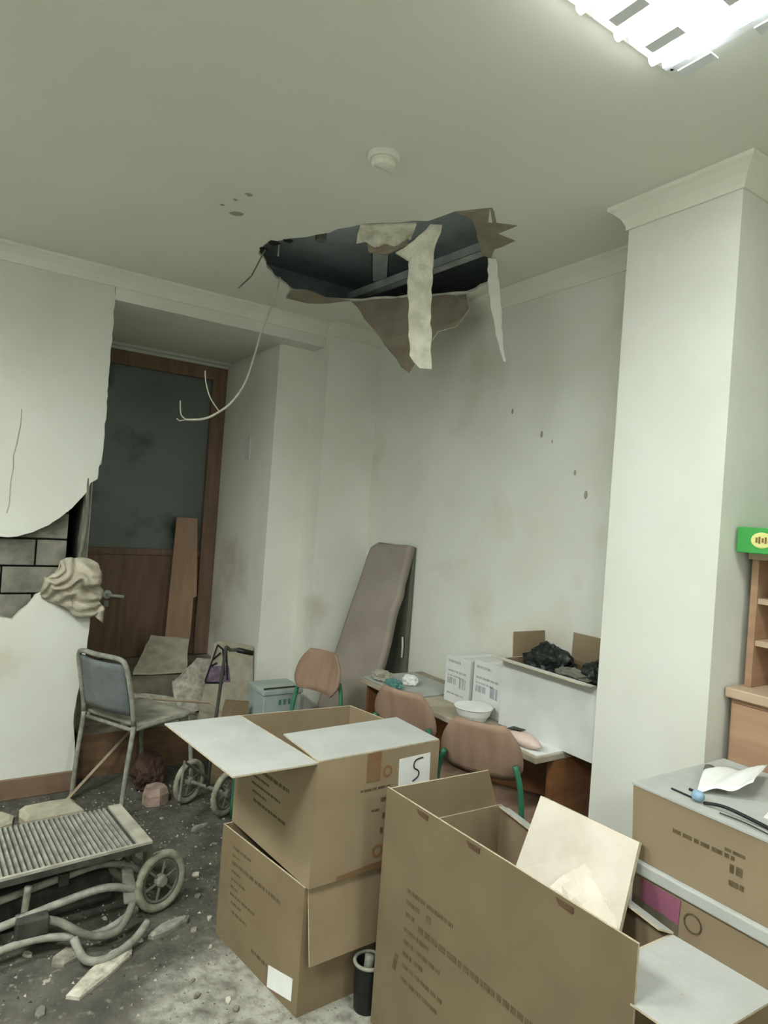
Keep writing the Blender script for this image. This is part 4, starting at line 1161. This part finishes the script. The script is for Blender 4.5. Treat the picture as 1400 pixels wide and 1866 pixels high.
# ribbed panel resting on the frame
rp = thing('ribbed_panel', (0.4, 2.7, 0.24), 'ribbed grey metal panel lying on the toppled frame', 'panel')
PA, PB, PC, PD = Vector((0.745, 2.517, 0.285)), Vector((0.70, 2.85, 0.30)), Vector((-0.16, 2.88, 0.27)), Vector((-0.16, 2.50, 0.25))
def pp(u, v, h=0):
    a = PD.lerp(PA, u); b = PC.lerp(PB, u)
    return a.lerp(b, v) + Vector((0, 0, h))
MB().hexa([pp(0, 0, -0.022), pp(1, 0, -0.022), pp(1, 1, -0.022), pp(0, 1, -0.022)], [pp(0, 0), pp(1, 0), pp(1, 1), pp(0, 1)]).build('sheet', 'dusty_dark', rp)
NR = 46
for k in range(NR):
    u0 = 0.005 + k / NR * 0.93; u1 = u0 + 0.0125
    MB().hexa([pp(u0, 0.03, 0.0003), pp(u1, 0.03, 0.0003), pp(u1, 0.97, 0.0003), pp(u0, 0.97, 0.0003)], [pp(u0 + 0.002, 0.03, 0.009), pp(u1 - 0.002, 0.03, 0.009), pp(u1 - 0.002, 0.97, 0.009), pp(u0 + 0.002, 0.97, 0.009)]).build('rib', 'dusty_metal', rp)
MB().hexa([pp(0.945, 0, 0.0003), pp(1, 0, 0.0003), pp(1, 1, 0.0003), pp(0.945, 1, 0.0003)], [pp(0.945, 0, 0.010), pp(1, 0, 0.010), pp(1, 1, 0.010), pp(0.945, 1, 0.010)]).build('end_band', 'seat_dusty', rp)
MB().hexa([pp(0, 0, 0.0003), pp(0.944, 0, 0.0003), pp(0.944, 0.028, 0.0003), pp(0, 0.028, 0.0003)], [pp(0, 0, 0.010), pp(0.944, 0, 0.010), pp(0.944, 0.028, 0.010), pp(0, 0.028, 0.010)]).build('front_band', 'seat_dusty', rp)

# black pot between the cartons
bp_ = thing('black_pot', (1.235, 1.752, 0), 'small black pot with a grey rim on the floor between the cartons', 'pot')
MB().lathe([(0.040, 0), (0.044, 0.08), (0.047, 0.145), (0.042, 0.148), (0.037, 0.03)], (1.235, 1.752, 0), n=20).build('body', 'black_plastic', bp_, smooth=False)
MB().tube([(1.235 + 0.046 * math.cos(t * PI / 10), 1.752 + 0.046 * math.sin(t * PI / 10), 0.149) for t in range(20)], 0.006, 6, 0, True).build('rim', 'dusty_metal', bp_, smooth=True)
MB().tube([(1.225, 1.745, 0.05), (1.235, 1.752, 0.13), (1.24, 1.755, 0.165)], 0.016, 8).build('knob', 'dusty_metal', bp_, smooth=True)

# ================================================================== rubble
def chunk(name, x, y, z, sx, sy, sz, seed, m, label, group, rz=0):
    rnd = random.Random(seed)
    n = rnd.randint(6, 9)
    ring = []
    for j in range(n):
        a = 2 * PI * j / n
        rr = rnd.uniform(0.7, 1.15)
        ring.append((math.cos(a) * rr * sx, math.sin(a) * rr * sy))
    c_, s_ = math.cos(rz), math.sin(rz)
    vs = []
    for h, sc in ((0, 1.0), (sz * 0.6, 1.0), (sz, 0.82)):
        for (px, py) in ring:
            px, py = px * sc, py * sc
            vs.append((x + px * c_ - py * s_, y + px * s_ + py * c_, z + h * rnd.uniform(0.85, 1.0) if h else z))
    fs = [tuple(reversed(range(n)))]
    for l in range(2):
        for j in range(n):
            j2 = (j + 1) % n
            fs.append((l * n + j, l * n + j2, (l + 1) * n + j2, (l + 1) * n + j))
    fs.append(tuple(range(2 * n, 3 * n)))
    return tag(MB().add(vs, fs).build(name, m), label, 'rubble', group)
chunk('plaster_slab', 0.55, 2.30, 0, 0.14, 0.045, 0.02, 51, 'rubble', 'long white plaster slab on the floor at lower left', 'plaster pieces', 0.7)
chunk('plaster_slab', 0.55, 3.55, 0, 0.16, 0.09, 0.05, 52, 'board_dusty', 'flat pale plaster slab behind the ribbed panel', 'plaster pieces', 0.1)
chunk('plaster_slab', 0.30, 3.55, 0, 0.12, 0.10, 0.03, 58, 'board_dusty', 'dusty slab against the skirting at the left edge', 'plaster pieces', 0.3)
chunk('plaster_slab', 1.03, 3.50, 0, 0.07, 0.06, 0.09, 53, 'rubble_pink', 'pinkish plaster lump under the grey chair', 'plaster pieces', 0.4)
chunk('plaster_slab', 0.80, 2.42, 0, 0.10, 0.025, 0.025, 54, 'dusty_metal', 'grey slat of rubble in front of the dusty wheel', 'plaster pieces', 0.35)
chunk('plaster_slab', 1.14, 3.12, 0, 0.05, 0.012, 0.02, 55, 'dusty_metal', 'small pale splinter below the push cart wheels', 'plaster pieces', 0.3)
chunk('plaster_slab', 0.92, 2.95, 0, 0.05, 0.014, 0.02, 56, 'rubble', 'pale splinter on the dark floor behind the dusty wheel', 'plaster pieces', 0.1)
chunk('plaster_slab', 0.45, 2.42, 0, 0.06, 0.04, 0.02, 57, 'gravel', 'grey lump below the foot of the toppled frame', 'plaster pieces', 0.5)
rnd = random.Random(77)
GL = 'small loose chip of plaster on the dusty floor at lower left'
for k in range(46):
    x = rnd.uniform(0.30, 1.05); y = rnd.uniform(1.75, 3.3)
    if x > 0.92 and y < 2.4: x -= 0.15
    s = rnd.uniform(0.006, 0.016)
    chunk('plaster_chip', x, y, 0, s * rnd.uniform(0.8, 1.8), s, s * 0.7, 100 + k, rnd.choice(['rubble', 'gravel', 'rubble', 'dusty_grey']), GL, 'plaster chips', rnd.uniform(0, 3))
# uncountable grit
gm = MB()
for k in range(2600):
    x = rnd.uniform(-0.1, 1.5); y = rnd.uniform(1.5, 3.75)
    if rnd.random() > min(1.0, 0.12 + 0.8 * max(0, (y - 0.75 * x - 1.35))): continue
    if 0.9 < x < 1.55 and 1.78 < y < 2.38: continue
    if x > 1.18 and y < 1.82: continue
    s = rnd.uniform(0.002, 0.008)
    a = rnd.uniform(0, 6.3)
    v3 = [(x + math.cos(a + t * 2.1) * s, y + math.sin(a + t * 2.1) * s, 0.0002) for t in range(3)]
    gm.add(v3 + [(x, y, s * rnd.uniform(0.6, 1.2))], [(0, 1, 3), (1, 2, 3), (2, 0, 3), (2, 1, 0)], rnd.choice([0, 0, 1, 2]))
gr = gm.build('floor_grit', ['gravel', 'rubble', 'dusty_dark'], fix=False)
tag(gr, 'fine grit and plaster crumbs scattered over the floor', 'grit', kind='stuff')
